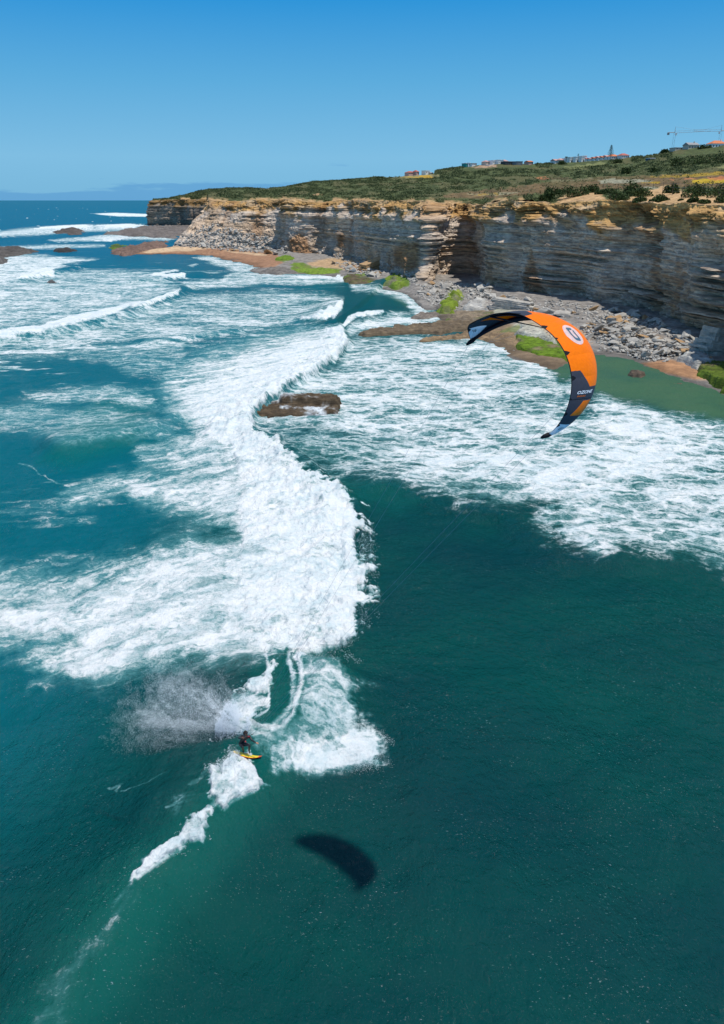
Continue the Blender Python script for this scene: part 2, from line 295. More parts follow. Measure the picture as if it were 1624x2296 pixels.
def build_sea():
    ux = np.linspace(-330, 1960, 1080); vy = np.concatenate([2560-np.arange(0, 2560-1500, 2.2), 1500-np.arange(0, 900, 1.5), 600-np.arange(0, 148.5, 1.1)])
    vy = np.concatenate([vy, [450.2, 449.4]])
    U, V = np.meshgrid(ux, vy); P = G(U, V); X, Y = P[..., 0], P[..., 1]
    far = Y > 60000; 
    h, d0, d1 = sea_height(X, Y); h[far] = 0
    D = np.hypot(X, Y)
    # foam outlines, frayed in ground metres
    a = np.clip(.022*D, .5, 7)
    wx = (fbm(X/a/2.2, Y/a/2.2, 3., 4, .6)-.5)*a*3.2; wy = (fbm(X/a/2.2+50, Y/a/2.2, 9., 4, .6)-.5)*a*3.2
    n8 = (fbm(X/2.6, Y/1.6, 12., 6, .78)-.5)*4.2*sst(200, 60, D)*np.clip(D/62, .3, 1); wx = wx+n8; wy = wy+n8*.4
    P[..., 2] = h*.9; Q = P.copy(); Q[..., 0] += wx; Q[..., 1] += wy
    cx, cy = chart(Q)
    foam = np.zeros(X.shape); st = np.zeros(X.shape)
    for dn, s, soft, poly in FOAM:
        if poly is SOLID: continue
        soft = soft*(2.8 if dn < .8 else 1.)
        m = pmask(cx, cy, poly, soft)*dn; k = m > foam; st = np.where(k, s, st); foam = np.maximum(foam, m)
    Q2 = P.copy(); Q2[..., 0] += wx*.35; Q2[..., 1] += wy*.35; ex, ey = chart(Q2)
    for ln, wd, dn in TRAILS:
        p = np.array(ln); lo, hi = p.min(0)-30, p.max(0)+30; k = (ex > lo[0]) & (ex < hi[0]) & (ey > lo[1]) & (ey < hi[1])
        d, _, _ = ldist(ex[k], ey[k], ln); m = sst(wd*1.8, wd*.1, d)*dn; foam[k] = np.maximum(foam[k], m); st[k] = np.where(m > .3, .3, st[k])
    # bore: solid near its front, thinning behind
    back = np.clip(-(d0+2)/17., 0, 1)
    front = sst(-5, -1.5, d0)
    sol = pmask(cx, cy, SOLID, 12)*front+pmask(cx, cy, SOLID, 48)*(1-front)
    foam = np.maximum(foam, (1.0-.24*back)*sol); st = np.where(sol > .4, np.clip(back*1.6, 0, 1), st)
    foam *= 1-.22*np.clip(fbm(X/6+Y/14, Y/5, 4., 3)*2.4-1.1, 0, 1)*(foam < .8)
    lw = pmask(cx, cy, [(-330,560),(480,600),(760,640),(700,720),(560,800),(420,900),(480,1060),(520,1200),(300,1330),(-330,1360)], 60)
    wisp = sst(.50, .66, fbm(X/15+Y/60, Y/4.5-X/40, 33., 5, .62))*(.3+.35*sst(.4, .6, fbm(X/40, Y/30, 14., 3)))
    k = lw*wisp > foam; foam = np.maximum(foam, lw*wisp); st = np.where(k, .25, st)
    # whitecaps out to the horizon
    wc = vn(X/14, Y/5, 7.)*.55+vn(X/5, Y/2.5, 2.)*.45
    foam = np.maximum(foam, sst(.84, .93, vn(X/8, Y/5, 7.)*.5+vn(X/2.5, Y/2.5, 2.)*.5)*sst(300, 700, D)*sst(6000, 1500, D)*.8)
    # churned lumps of the white water
    fr = np.maximum(sst(-9, -.3, d0)*sst(2.2, .3, d0), 0)*sol
    lip = sst(.75, .95, foam)
    b = np.abs(fbm(X/.9, Y/.9, 5., 4, .55)-.5)*2; b2 = np.abs(fbm(X/2.6, Y/2.6, 8., 3, .5)-.5)*2
    b3 = np.abs(fbm(X/5.5, Y/4.2, 28., 3, .5)-.5)*2; h = h+fr*(.42*(.5-b)+.85*(.45-b2)+.9*(.4-b3))+lip*(1-fr)*(.3*(.5-b)+.12)*sst(220, 90, D)+lip*.5*sst(120, 220, D)*(1-b2)
    h += sst(.3, .7, foam)*.10*(fbm(X/.8, Y/.5, 2., 3)-.5)
    P[..., 2] = h
    # shallow green water by the beach on the right, and light on the thin wave faces
    px, py = U, V
    sh = pmask(cx, cy, [(1120,760),(1180,775),(1330,785),(1480,810),(1700,840),(2000,900),(2000,1010),(1624,952),(1430,905),(1330,890),(1290,860),(1200,800)], 16)
    sh = np.maximum(sh, .45*pmask(cx, cy, [(860,668),(930,672),(960,690),(900,690)], 6))
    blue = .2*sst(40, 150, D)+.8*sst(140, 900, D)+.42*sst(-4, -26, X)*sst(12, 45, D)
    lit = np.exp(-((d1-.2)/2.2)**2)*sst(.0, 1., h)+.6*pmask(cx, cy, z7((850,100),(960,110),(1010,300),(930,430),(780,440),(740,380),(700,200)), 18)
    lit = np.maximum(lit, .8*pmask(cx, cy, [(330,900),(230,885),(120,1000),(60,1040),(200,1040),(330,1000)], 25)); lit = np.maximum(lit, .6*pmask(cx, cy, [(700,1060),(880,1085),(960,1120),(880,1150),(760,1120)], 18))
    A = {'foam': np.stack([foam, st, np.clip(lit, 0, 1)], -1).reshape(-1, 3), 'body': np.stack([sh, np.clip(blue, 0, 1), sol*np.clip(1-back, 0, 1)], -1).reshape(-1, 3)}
    nr, nc = X.shape
    me = npmesh('sea', P, gridf(nr, nc), True, A)
    m = NT('sea_water'); p = m.pos(); fo = m.sep(m.attr('foam')); bo = m.sep(m.attr('body'))
    dens, streak, litv = fo[0], fo[1], fo[2]; shal, blu, bil = bo[0], bo[1], bo[2]
    wv = m.noise(p, .35, 4, .6).outputs['Color']
    wp = m.n('ShaderNodeVectorMath', {0: p, 1: m.n('ShaderNodeVectorMath', {0: m.n('ShaderNodeVectorMath', {0: wv, 1: (.5, .5, .5)}, operation='SUBTRACT').outputs[0], 'Scale': 4.2}, operation='SCALE').outputs[0]}, operation='ADD').outputs[0]
    wv2 = m.noise(p, 1.7, 4, .65).outputs['Color']
    wp2 = m.n('ShaderNodeVectorMath', {0: wp, 1: m.n('ShaderNodeVectorMath', {0: m.n('ShaderNodeVectorMath', {0: wv2, 1: (.5, .5, .5)}, operation='SUBTRACT').outputs[0], 'Scale': 1.1}, operation='SCALE').outputs[0]}, operation='ADD').outputs[0]
    def web(v, sc, wd):
        e = m.n('ShaderNodeTexVoronoi', {'Vector': v, 'Scale': sc}, feature='DISTANCE_TO_EDGE').outputs['Distance']
        return m.mr(e, 0, wd, 1, 0)
    w1 = web(m.vmap(wp2, (.55, 1, 0), (0, 0, .12)), .5, .26); w2 = web(m.vmap(wp2, (.65, 1.1, 0)), 1.3, .28); w3 = web(m.vmap(wp, (1, 1, 0)), 3.2, .4)
    fine = m.noise(p, 2.2, 9, .68).outputs[0]; big = m.noise(m.vmap(p, (.5, 1, 1), (0, 0, .15)), .16, 5, .6).outputs[0]
    lace = m.math('MULTIPLY_ADD', w1, .46, m.math('MULTIPLY_ADD', w2, .30, m.math('MULTIPLY', w3, .14)))
    lace = m.math('ADD', lace, m.math('MULTIPLY_ADD', fine, 1.0, -.33)); lace = m.math('ADD', lace, m.math('MULTIPLY_ADD', big, 1.7, -.85))
    # run-off streaks trailing back from the broken wave
    a = G(np.array([700, 0]), np.array([1200, 1420])); ang = math.atan2(a[1][1]-a[0][1], a[1][0]-a[0][0])
    sv = m.vmap(wp, (1, 1, 1), (0, 0, -ang)); s1 = m.noise(m.vmap(sv, (.16, .62, 1)), 1., 8, .62, .3).outputs[0]; s2 = m.noise(m.vmap(sv, (.6, 2.4, 1)), 1., 6, .6).outputs[0]
    ls = m.math('MULTIPLY_ADD', s1, 2.0, m.math('MULTIPLY_ADD', s2, .75, -.98)); ls = m.math('ADD', ls, m.math('MULTIPLY_ADD', w2, .14, m.math('MULTIPLY', w3, .08)))
    grain = m.noise(p, 9., 5, .75).outputs[0]
    pat = m.math('MULTIPLY_ADD', m.n('ShaderNodeMix', {0: streak, 2: lace, 3: ls}, data_type='FLOAT').outputs[0], 1.25, -.12)
    val = m.math('ADD', m.math('MULTIPLY_ADD', grain, .8, m.math('SUBTRACT', pat, .4)), m.math('MULTIPLY_ADD', dens, 1.75, -1.32))
    glint = m.math('MULTIPLY', m.mr(m.noise(m.vmap(p, (.8, 1.6, 1), (0, 0, .4)), 8.5, 3, .72).outputs[0], .64, .70), m.mr(m.noise(p, .16, 4, .6).outputs[0], .40, .62))  # sun sparkles on the water, painted into the colour as sparse foam-white flecks
    mask = m.math('MULTIPLY', m.mr(val, -.08, .86), m.mr(dens, .03, .22)); mask = m.math('MAXIMUM', mask, m.math('MULTIPLY', glint, .30))
    under = m.math('MULTIPLY', m.mr(val, -.75, .6), m.mr(dens, .05, .5))
    deep = m.mix(m.mr(m.noise(m.vmap(p, (.6, 1, 1)), .05, 5, .6).outputs[0], .35, .65), (.0004, .057, .050, 1), (.0002, .037, .042, 1))
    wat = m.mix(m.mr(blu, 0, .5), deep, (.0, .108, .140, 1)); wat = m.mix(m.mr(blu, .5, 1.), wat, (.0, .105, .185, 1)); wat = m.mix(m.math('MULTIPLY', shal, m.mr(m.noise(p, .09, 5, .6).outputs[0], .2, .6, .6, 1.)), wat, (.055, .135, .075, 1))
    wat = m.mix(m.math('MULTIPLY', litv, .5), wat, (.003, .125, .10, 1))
    wat = m.mix(m.math('MULTIPLY', under, .72), wat, (.16, .42, .43, 1))
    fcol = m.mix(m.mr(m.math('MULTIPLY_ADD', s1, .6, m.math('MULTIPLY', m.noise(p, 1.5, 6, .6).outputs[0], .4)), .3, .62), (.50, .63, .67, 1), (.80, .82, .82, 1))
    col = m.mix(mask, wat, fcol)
    # sheets of ripples, then chop; on foam a grainy froth
    rp = m.math('MULTIPLY_ADD', m.noise(m.vmap(p, (1, .7, 1), (0, 0, .5)), 1.1, 5, .6).outputs[0], 1.0, m.math('MULTIPLY', m.noise(m.vmap(p, (1, .6, 1), (0, 0, -.3)), 5.5, 5, .68).outputs[0], .36))
    nb = m.bump(rp, .8, .45)
    froth = m.math('ADD', m.noise(p, 3.2, 8, .7).outputs[0], m.math('MULTIPLY', m.noise(p, 1.1, 5, .6).outputs[0], 1.6))
    nf = m.bump(m.math('MULTIPLY_ADD', mask, .5, m.math('MULTIPLY', froth, mask)), .45, .30, nb)
    # body colour scattered back from below, and a sky reflection limited by the slopes of the chop
    df = m.n('ShaderNodeBsdfDiffuse', {'Color': col, 'Normal': nf}); gl = m.n('ShaderNodeBsdfGlossy', {'Color': (1, 1, 1, 1), 'Roughness': .12, 'Normal': nb})
    fr_ = m.math('MINIMUM', m.n('ShaderNodeFresnel', {'IOR': 1.33, 'Normal': nb}).outputs[0], .30)
    fr_ = m.math('MULTIPLY', m.math('MULTIPLY', fr_, .55), m.math('MULTIPLY_ADD', mask, -.95, 1.))
    sh_ = m.n('ShaderNodeMixShader', {0: fr_, 1: df.outputs[0], 2: gl.outputs[0]}); m.t.links.new(sh_.outputs[0], m.o.inputs[0]); m.t.nodes.remove(m.b); mat = m.m
    tag(link('sea', me, None, [mat]), kind='structure')
build_sea()
# ================================================================== THE COAST: cliff, headland, plateau, shore
def curve(pts, n):                        # smooth resampling of rows of numbers along their index
    p = np.array(pts, float); k = len(p); x = np.linspace(0, k-1, n); i = np.clip(x.astype(int), 0, k-2); t = (x-i)[:, None]
    g = lambda j: p[np.clip(j, 0, k-1)]
    a, b, c, d = g(i-1), g(i), g(i+1), g(i+2); m0 = (c-a)*.35; m1 = (d-b)*.35
    return (2*t**3-3*t**2+1)*b+(t**3-2*t**2+t)*m0+(-2*t**3+3*t**2)*c+(t**3-t**2)*m1
EDGE = np.array([(300,450),(340,449.5),(400,447),(460,447),(480,450),(525,452),(570,448),(600,449),(650,446),(690,451),(720,455),(760,449),(800,450),(870,452),(930,449),(965,452),(1000,457),(1050,457),(1085,464),(1110,449),(1150,449),(1195,446),(1211,464),(1240,458),(1262,455),(1310,450),(1365,450),(1430,452),(1480,456),(1544,457),(1624,462),(2100,482)], float)
CRST = np.array([(300,450),(335,448),(380,446),(400,441),(440,431),(470,425),(520,422),(560,422),(600,423),(640,419),(700,408),(780,403),(850,397),(880,398),(915,394),(970,391),(980,381),(1040,374),(1100,368),(1130,367),(1200,368),(1240,366),(1260,364),(1330,360),(1400,353),(1450,350),(1490,342),(1530,334),(1600,328),(1624,325),(2100,300)], float)
edge = lambda px: np.interp(px, EDGE[:, 0], EDGE[:, 1]); crest = lambda px: np.interp(px, CRST[:, 0], CRST[:, 1])
RC = lambda px: np.interp(px, [300, 470, 700, 1100, 1400, 1624, 2100], [1160, 1080, 980, 900, 830, 740, 620])
#         base px, py, z, top px, top further inland by
CL = [(372,556,1,466,60),(378,556.5,1.5,470,26),(440,557,2,500,25),(520,560,2,558,22),(600,562,2,622,19),(649,565,2.5,664,13),(677,568,2.5,702,13),(749,571,2.5,765,13),(828,596,2.5,836,11),(868,604,2.5,873,14),(905,614,2.5,908,13),(938,634,2.5,985,22),(975,622,2.5,1020,16),(1042,617,2.5,1052,9),(1114,651,2.5,1119,9),(1257,668,2.5,1262,8),(1350,682,2.5,1354,7),(1436,698,2.5,1440,7),(1572,743,2.5,1577,7),(1700,768,2.5,1705,7),(1850,835,2.5,1856,7),(2000,890,2.5,2008,7)]
def profile(s_talus, s_w, t):
    a = np.where(t < s_talus, t/np.maximum(s_talus, 1e-3)*s_w, s_w+(t-s_talus)/(.70-s_talus)*.14)
    return np.where(t > .70, s_w+.14+(t-.70)/.30*(1-s_w-.14), a)
ORANGE = np.array([.52, .31, .115]); GREY = np.array([.58, .485, .385]); DARK = np.array([.15, .145, .14])
def cliff_mesh(name, B, T, tal, talw, label_far=False, seed=0., nrow=230, rough=1., lk=1.):
    n = len(B); S = np.concatenate([[0], np.cumsum(np.hypot(*(B[1:, :2]-B[:-1, :2]).T))])
    K = max(3, n//60); ker = np.ones(2*K+1)/(2*K+1)
    def sm(a): return np.stack([np.convolve(np.pad(a[:, i], K, 'edge'), ker, 'valid') for i in range(a.shape[1])], 1)
    B2, T2 = sm(B), sm(T)
    tan = np.gradient(B2[:, :2], axis=0); tan /= np.linalg.norm(tan, axis=1)[:, None]+1e-9
    nrm = np.stack([tan[:, 1], -tan[:, 0]], 1)          # outward: towards the sea
    flip = np.sign(np.sum(nrm*(B2[:, :2]-T2[:, :2]), 1).mean()); nrm *= flip
    dist = np.hypot(B2[:, 0], B2[:, 1])
    tv = np.linspace(-.06, 1, nrow); t = tv[:, None]*np.ones(n)[None]; s = S[None]*np.ones(nrow)[:, None]+seed
    z = B2[None, :, 2]*(1-t)+T2[None, :, 2]*t
    ta, tw = tal[None], talw[None]
    ins = profile(ta, tw, np.clip(t, 0, 1))+(t < 0)*t*.3
    # buttresses and recesses, strata ledges, blocks that have fallen out
    butt = (fbm(s/26, z/60, seed, 3, .55)-.5)*11*rough
    gull = -np.clip(vn(s/13+9, z/90, seed+3)-.62, 0, 1)*9*rough
    dipz = z+.9*np.sin(s/70)+.6*fbm(s/30, 0, seed, 2)
    led = 0
    for f_, a_ in ((2.3, .75), (.9, .42), (.38, .26)):
        q = dipz/f_; c = np.floor(q); e = _h(c.astype(np.int64), np.full(c.shape, 5), np.full(c.shape, int(seed)+int(f_*10))); e2 = _h(c.astype(np.int64)+1, np.full(c.shape, 5), np.full(c.shape, int(seed)+int(f_*10)))
        fr = q-c; e = e+(e2-e)*sst(.72, 1., fr); led = led+a_*e*2
    cs = s/3.1+vn(z/2.2, s/40, 3)*1.3; blk = _h(np.floor(cs).astype(np.int64), np.floor(dipz/1.7).astype(np.int64), np.full(s.shape, 2))
    cs2 = s/1.2+vn(z/1.1, s/9, 8)*1.2; blk2 = _h(np.floor(cs2).astype(np.int64), np.floor(dipz/.75).astype(np.int64), np.full(s.shape, 4))
    above = sst(-.02, .06, t-ta)
    d = butt+gull+above*((led-.9)*lk*(.35+1.5*sst(.48, .68, fbm(s/11, z/6, 51., 3)))+blk*1.0*(.35+sst(.7, .95, t))+blk2*.5)+(1-above)*((fbm(s/3.5, z/2.2, 3., 5, .62)-.5)*4.6+(blk2-.5)*.25)
    d -= above*np.clip(vn(s/3.4+z/25, z/30, seed+13)-.72, 0, 1)*7; d += above*(fbm(s/9, z/5, 21., 4, .6)-.5)*3.4+sst(.8, .95, t)*(fbm(s/4.5, z/2.5, 11., 5, .66)-.5)*8.5
    d -= sst(.5, .0, t)*sst(930, 1000, 0)*0
    fade = 1-sst(.90, 1., t)*.75
    XY = B2[None, :, :2]+(T2-B2)[None, :, :2]*ins[..., None]+nrm[None]*(d*fade)[..., None]
    P = np.concatenate([XY, z[..., None]], -1)
    P[..., 2] += (fbm(s/5, t*3, 2., 3)-.5)*sst(.85, .97, t)*2.2*(1-sst(.98, 1, t)*.5)
    # lip rolling back on to the plateau
    lip = []; top = P[-1]
    for k, q in enumerate(np.linspace(0, 1, 14)[1:]):
        e = top*(1-q)+T2*q; r = T2.copy(); rr = np.hypot(T2[:, 0], T2[:, 1]); e = e+np.concatenate([(T2[:, :2]/rr[:, None])*(q**2*5.), np.zeros((n, 1))], 1)
        e[:, 2] = e[:, 2]+(fbm(S/3, q*3+S*0, 7., 3)-.5)*.9*math.sin(q*3.1); lip.append(e)
    lip[-1][:, 2] -= .5
    P = np.concatenate([P, np.array(lip)]); s = np.concatenate([s, np.repeat(S[None], 13, 0)+seed]); t = np.concatenate([t, np.ones((13, n))+.01]); dz = np.concatenate([dipz, np.repeat(dipz[-1:], 13, 0)])
    band = (.55*fbm(s/60, dz/.8, seed, 3, .7)+.45*_h(np.zeros(dz.shape, np.int64), np.floor(dz/.55+fbm(s/25, 0, 3., 2)*1.2).astype(np.int64), np.full(dz.shape, 7)))[..., None]; blot = fbm(s/9, dz/5, 4., 4)[..., None]
    g = GREY*(.62+.75*band)*(.75+.5*blot)
    g = g*(1+.10*np.array([1.3, .2, -1.])*sst(.5, .7, fbm(s/20, dz/7, 20., 3))[..., None])
    wob = (fbm(s/6, dz/4, 6., 4)-.5)*.30
    orm = (sst(.70, .86, t+wob*1.6-.02*sst(0, 1, t))[..., None])
    o = ORANGE*(.62+.8*blot)*(.8+.4*band); pale = sst(.55, .72, fbm(s/7, dz/2, 31., 3))[..., None]
    o = o*(1-pale*.55)+np.array([.50, .42, .30])*pale*.55
    col = g*(1-orm)+o*orm
    # rust runs
    cx, cy = chart(P.reshape(-1, 3)); cx = cx.reshape(s.shape); cy = cy.reshape(s.shape)
    if not label_far:
        ru = .8*pmask(cx, cy, [(1192,560),(1203,600),(1212,640),(1230,660),(1180,662),(1172,620),(1183,585)], 5)+.35*pmask(cx, cy, [(1120,560),(1160,600),(1160,680),(1100,640)], 14)
        ru = np.maximum(ru, pmask(cx, cy, [(645,540),(672,520),(690,535),(695,560),(715,568),(668,575),(650,580)], 6)); ru = np.maximum(ru, .9*pmask(cx, cy, [(757,530),(770,520),(772,553),(758,556)], 4))
        ru = np.maximum(ru, pmask(cx, cy, [(880,560),(905,545),(940,540),(940,600),(915,612),(880,590)], 8)); tanp = sst(.55, .72, fbm(s/16, dz/9, 71., 4))[..., None]*.55; col = col*(1-tanp)+np.array([.44, .30, .17])*(.5+blot)*tanp; ru = np.maximum(ru, .6*sst(.62, .8, fbm(s/8, dz/30, 40., 3)))
        rc = np.array([.33, .16, .055])*(.5+blot); col = col*(1-ru[..., None]*.8)+rc*ru[..., None]*.8
    else: col = col*.5
    lipm = (t > 1)[..., None]; sand = np.array([.56, .37, .19])*(.8+.4*blot); col = np.where(lipm, sand, col)
    nr = len(P); wet = sst(4, 1, P[..., 2])[..., None]*.45; col = col*(1-wet)
    me = npmesh(name, P, gridf(nr, n, flip=flip > 0), False, {'tone': np.clip(col, 0, 1).reshape(-1, 3)})
    return me, T2
def rock_mat(name, sc=1., k=.5, rough=.88):
    m = NT(name); p = m.pos(); c = m.attr('tone'); n1 = m.noise(m.vmap(p, (.35, .35, 2.6)), .9*sc, 7, .65).outputs[0]; n2 = m.noise(p, 1.7*sc, 7, .65).outputs[0]
    c = m.mix(m.mr(n1, .3, .7), m.mix(1., c, (1-k, 1-k, 1-k*.9, 1), 'MULTIPLY'), m.mix(1., c, (1+k*.5, 1+k*.5, 1+k*.5, 1), 'MULTIPLY'))
    c = m.mix(m.math('MULTIPLY', m.mr(n2, .52, .72), .3), c, (.05, .045, .04, 1))
    return m.set(color=c, rough=rough, spec=.2, normal=m.bump(m.math('ADD', n1, n2), .7, .5/sc))
M_CLIFF = rock_mat('cliff_rock')
NC = 1500
cl = np.array(CL, float); t5 = curve(cl, NC)
Bp = G(t5[:, 0], t5[:, 1], t5[:, 2]); rB = np.hypot(Bp[:, 0], Bp[:, 1]); Tp = atR(t5[:, 3], edge(t5[:, 3]), rB+t5[:, 4])
tal = np.interp(t5[:, 0], [372, 400, 560, 640, 700, 860, 900, 940, 975, 2000], [.62, .60, .52, .42, .36, .28, .34, .20, .1, .07]); talw = np.interp(t5[:, 0], [372, 560, 660, 860, 940, 1040, 2000], [.62, .52, .42, .36, .30, .1, .05])
me, T2 = cliff_mesh('cliff', Bp, Tp, tal, talw, lk=1+1.6*(sst(1535, 1590, t5[:, 0])+.6*sst(1380, 1420, t5[:, 0])*sst(1500, 1460, t5[:, 0])+.5*sst(1150, 1180, t5[:, 0])*sst(1260, 1230, t5[:, 0]))[None]); tag(link('cliff', me, None, [M_CLIFF]), kind='structure')
hc = curve([(336,500,1,341,40),(337,502,1,341,4),(345,503,1,348,4),(400,505,1,402,5),(470,507,1,471,6),(560,508,1,561,6)], 420)
Bh = G(hc[:, 0], hc[:, 1], hc[:, 2]); rH = np.hypot(Bh[:, 0], Bh[:, 1]); Th = atR(hc[:, 3], edge(np.minimum(hc[:, 3], 460)), rH+hc[:, 4])
me, TH2 = cliff_mesh('headland', Bh, Th, np.full(420, .1), np.full(420, .1), True, 300., 110, 1.2); tag(link('headland', me, None, [M_CLIFF]), kind='structure')
# ---- plateau: open ground behind the cliff edge, rising inland
cT = chart(T2)[0]; rT = np.hypot(T2[:, 0], T2[:, 1]); o_ = np.argsort(cT); cTs, rTs = cT[o_], rT[o_]
cH = chart(TH2)[0]; rHs = np.hypot(TH2[:, 0], TH2[:, 1]); oH = np.argsort(cH)
def land_r(px, py, far=False):
    e, c = edge(px), crest(px); v = np.clip((e-py)/np.maximum(e-c, .5), -.05, 1.)
    r0 = np.interp(px, cH[oH], rHs[oH]) if far else np.interp(px, cTs, rTs)
    r0 = r0+5
    rc = np.where(far, r0+110, np.maximum(RC(px), r0+60))
    return r0+(rc-r0)*np.sign(v)*np.abs(v)**1.7
def land(px, py, far=False):
    px = np.asarray(px, float); py = np.asarray(py, float); return atR(px, py, land_r(px, py, far))
def zone(px, py):                         # ground colours of the plateau
    n = fbm(px/11, py/2.2, 3., 4, .6); n2 = fbm(px/40, py/7, 5., 3)
    col = np.array([.085, .105, .042])*(.55+.9*n)[..., None]
    dry = sst(.52, .68, n2)[..., None]; col = col*(1-dry*.6)+np.array([.13, .115, .055])*dry*.6
    def put(poly, c, soft=2., k=1., streak=.5):
        nonlocal col
        m = (pmask(px+(n-.5)*22, py+(n-.5)*7, poly, soft)*k)[..., None]; col = col*(1-m)+np.array(c)*(1-streak/2+streak*n)[..., None]*m
    put([(980,444),(1040,431),(1120,424),(1200,412),(1330,400),(1440,394),(1540,390),(1640,386),(2050,370),(2050,435),(1624,424),(1480,420),(1400,426),(1280,426),(1200,436),(1080,447)], (.17,.115,.06), 2, .9, 1.)
    put([(1200,414),(1260,404),(1330,400),(1440,394),(1480,396),(1330,407),(1250,420)], (.12,.10,.045), 2, .8, 1.)
    put([(1340,406),(1370,402),(1430,402),(1470,407),(1400,410),(1345,410)], (.33,.33,.24), 1, .8)
    put([(1050,437),(1110,432),(1170,431),(1160,435),(1080,440)], (.30,.28,.18), 1, .7); put([(1430,420),(1500,421),(1520,425),(1440,424)], (.35,.34,.24), 1, .7)
    put([(1450,396),(1560,390),(1640,386),(2050,372),(2050,376),(1640,391),(1500,399)], (.38,.26,.03), 1.5, .75, .9)
    put([(1560,405),(1624,402),(1900,398),(1900,406),(1624,408),(1540,411)], (.46,.32,.02), 1.2, .8, .8); put([(1430,410),(1480,408),(1480,413),(1440,413)], (.42,.27,.02), 1, .8)
    put([(1590,400),(1620,396),(1645,400),(1612,405),(1588,404)], (.50,.19,.08), 1, .9); put([(1532,401),(1558,401),(1556,405),(1535,404)], (.48,.2,.09), .8, .8); put([(1502,403),(1514,404),(1508,406)], (.48,.2,.09), .8, .8)
    put([(1055,439),(1110,432),(1118,434),(1080,440)], (.38,.24,.05), 1, .8); put([(905,393),(985,391.5),(985,396),(930,399),(850,398),(860,394)], (.30,.26,.12), 1, .95, .4); put([(900,397),(960,394),(975,396),(940,399)], (.5,.30,.02), .8, .8)
    put([(1078,371),(1110,369),(1112,373),(1095,376),(1060,376)], (.45,.30,.2), 1, .9); put([(1267,372),(1310,370),(1345,362),(1358,364),(1350,372),(1300,378),(1262,379)], (.20,.215,.09), 1.2, .9, .4); put([(1420,352),(1460,346),(1488,343),(1490,346),(1450,350),(1430,354)], (.2,.2,.09), 1, .9, .4)
    put([(1205,399),(1226,396),(1228,401),(1210,403)], (.42,.18,.08), 1, .8); put([(1200,401),(1280,397),(1280,402),(1190,405)], (.12,.075,.045), 1.5, .6); put([(1735,375),(1624,372),(1600,374),(1620,378)], (.3,.3,.14), 1, .7)
    put([(700,436),(720,434),(722,438),(704,440)], (.5,.3,.16), 1, .7); put([(1230,404),(1330,399),(1330,402),(1240,409)], (.2,.18,.1), 1, .7); put([(1610,374),(1660,372),(1660,376),(1608,377)], (.3,.3,.12), 1, .7)
    # bare sandy ground along the rim
    put([(1240,462),(1262,440),(1300,428),(1343,424),(1352,440),(1360,448),(1400,446),(1430,438),(1480,420),(1500,416),(1520,425),(1600,438),(1640,441),(2050,455),(2050,480),(1624,464),(1480,458),(1365,456)], (.56,.36,.185), 3, .95, .35)
    rim = sst(7, 1.5, edge(px)-py+(n-.5)*9)*sst(.42, .60, fbm(px/23, py/30, 9., 3)+.12*(px > 1330)); rim = rim[..., None]; col = col*(1-rim)+np.array([.50,.32,.16])*(.8+.4*n)[..., None]*rim
    return col
def plateau_mesh(name, ux, far):
    nv = 240; v = np.linspace(-.03, 1, nv)**1.; U = ux[None]*np.ones((nv, 1)); V = edge(ux)[None]+(crest(ux)-edge(ux))[None]*v[:, None]
    V = np.minimum(V, edge(ux)[None]+.6)
    P = land(U, V, far); D = np.hypot(P[..., 0], P[..., 1]); P[..., 2] += (fbm(P[..., 0]/14, P[..., 1]/14, 2., 4)-.5)*1.6*sst(-.02, .1, v)[:, None]
    dn = P[-1].copy(); back = []
    for q in (1.04, 1.2, 1.8):
        e = dn.copy(); e[:, :2] *= q; e[:, 2] -= (q-1)*60; back.append(e)
    P = np.concatenate([P, np.array(back)]); C = zone(U, V); C = np.concatenate([C, np.repeat(C[-1:], 3, 0)])
    if True:
        P[:, 0, 2] = np.minimum(P[:, 0, 2], 0); P[:, -1, 2] = np.minimum(P[:, -1, 2], 0)
    me = npmesh(name, P, gridf(len(P), len(ux)), True, {'tone': C.reshape(-1, 3)})
    return link(name, me, None, [M_LAND])
mm = NT('plateau_ground'); p_ = mm.pos(); c_ = mm.attr('tone'); n_ = mm.noise(p_, .5, 8, .7).outputs[0]
c_ = mm.mix(mm.mr(n_, .3, .7), mm.mix(1., c_, (.6, .6, .6, 1), 'MULTIPLY'), mm.mix(1., c_, (1.3, 1.3, 1.3, 1), 'MULTIPLY'))
M_LAND = mm.set(color=c_, rough=.95, spec=.1, normal=mm.bump(n_, .8, .8))
tag(plateau_mesh('plateau', np.concatenate([[463.], np.linspace(466, 2040, 1100)]), False), kind='structure')
tag(plateau_mesh('headland_top', np.linspace(340.5, 560, 220), True), kind='structure')
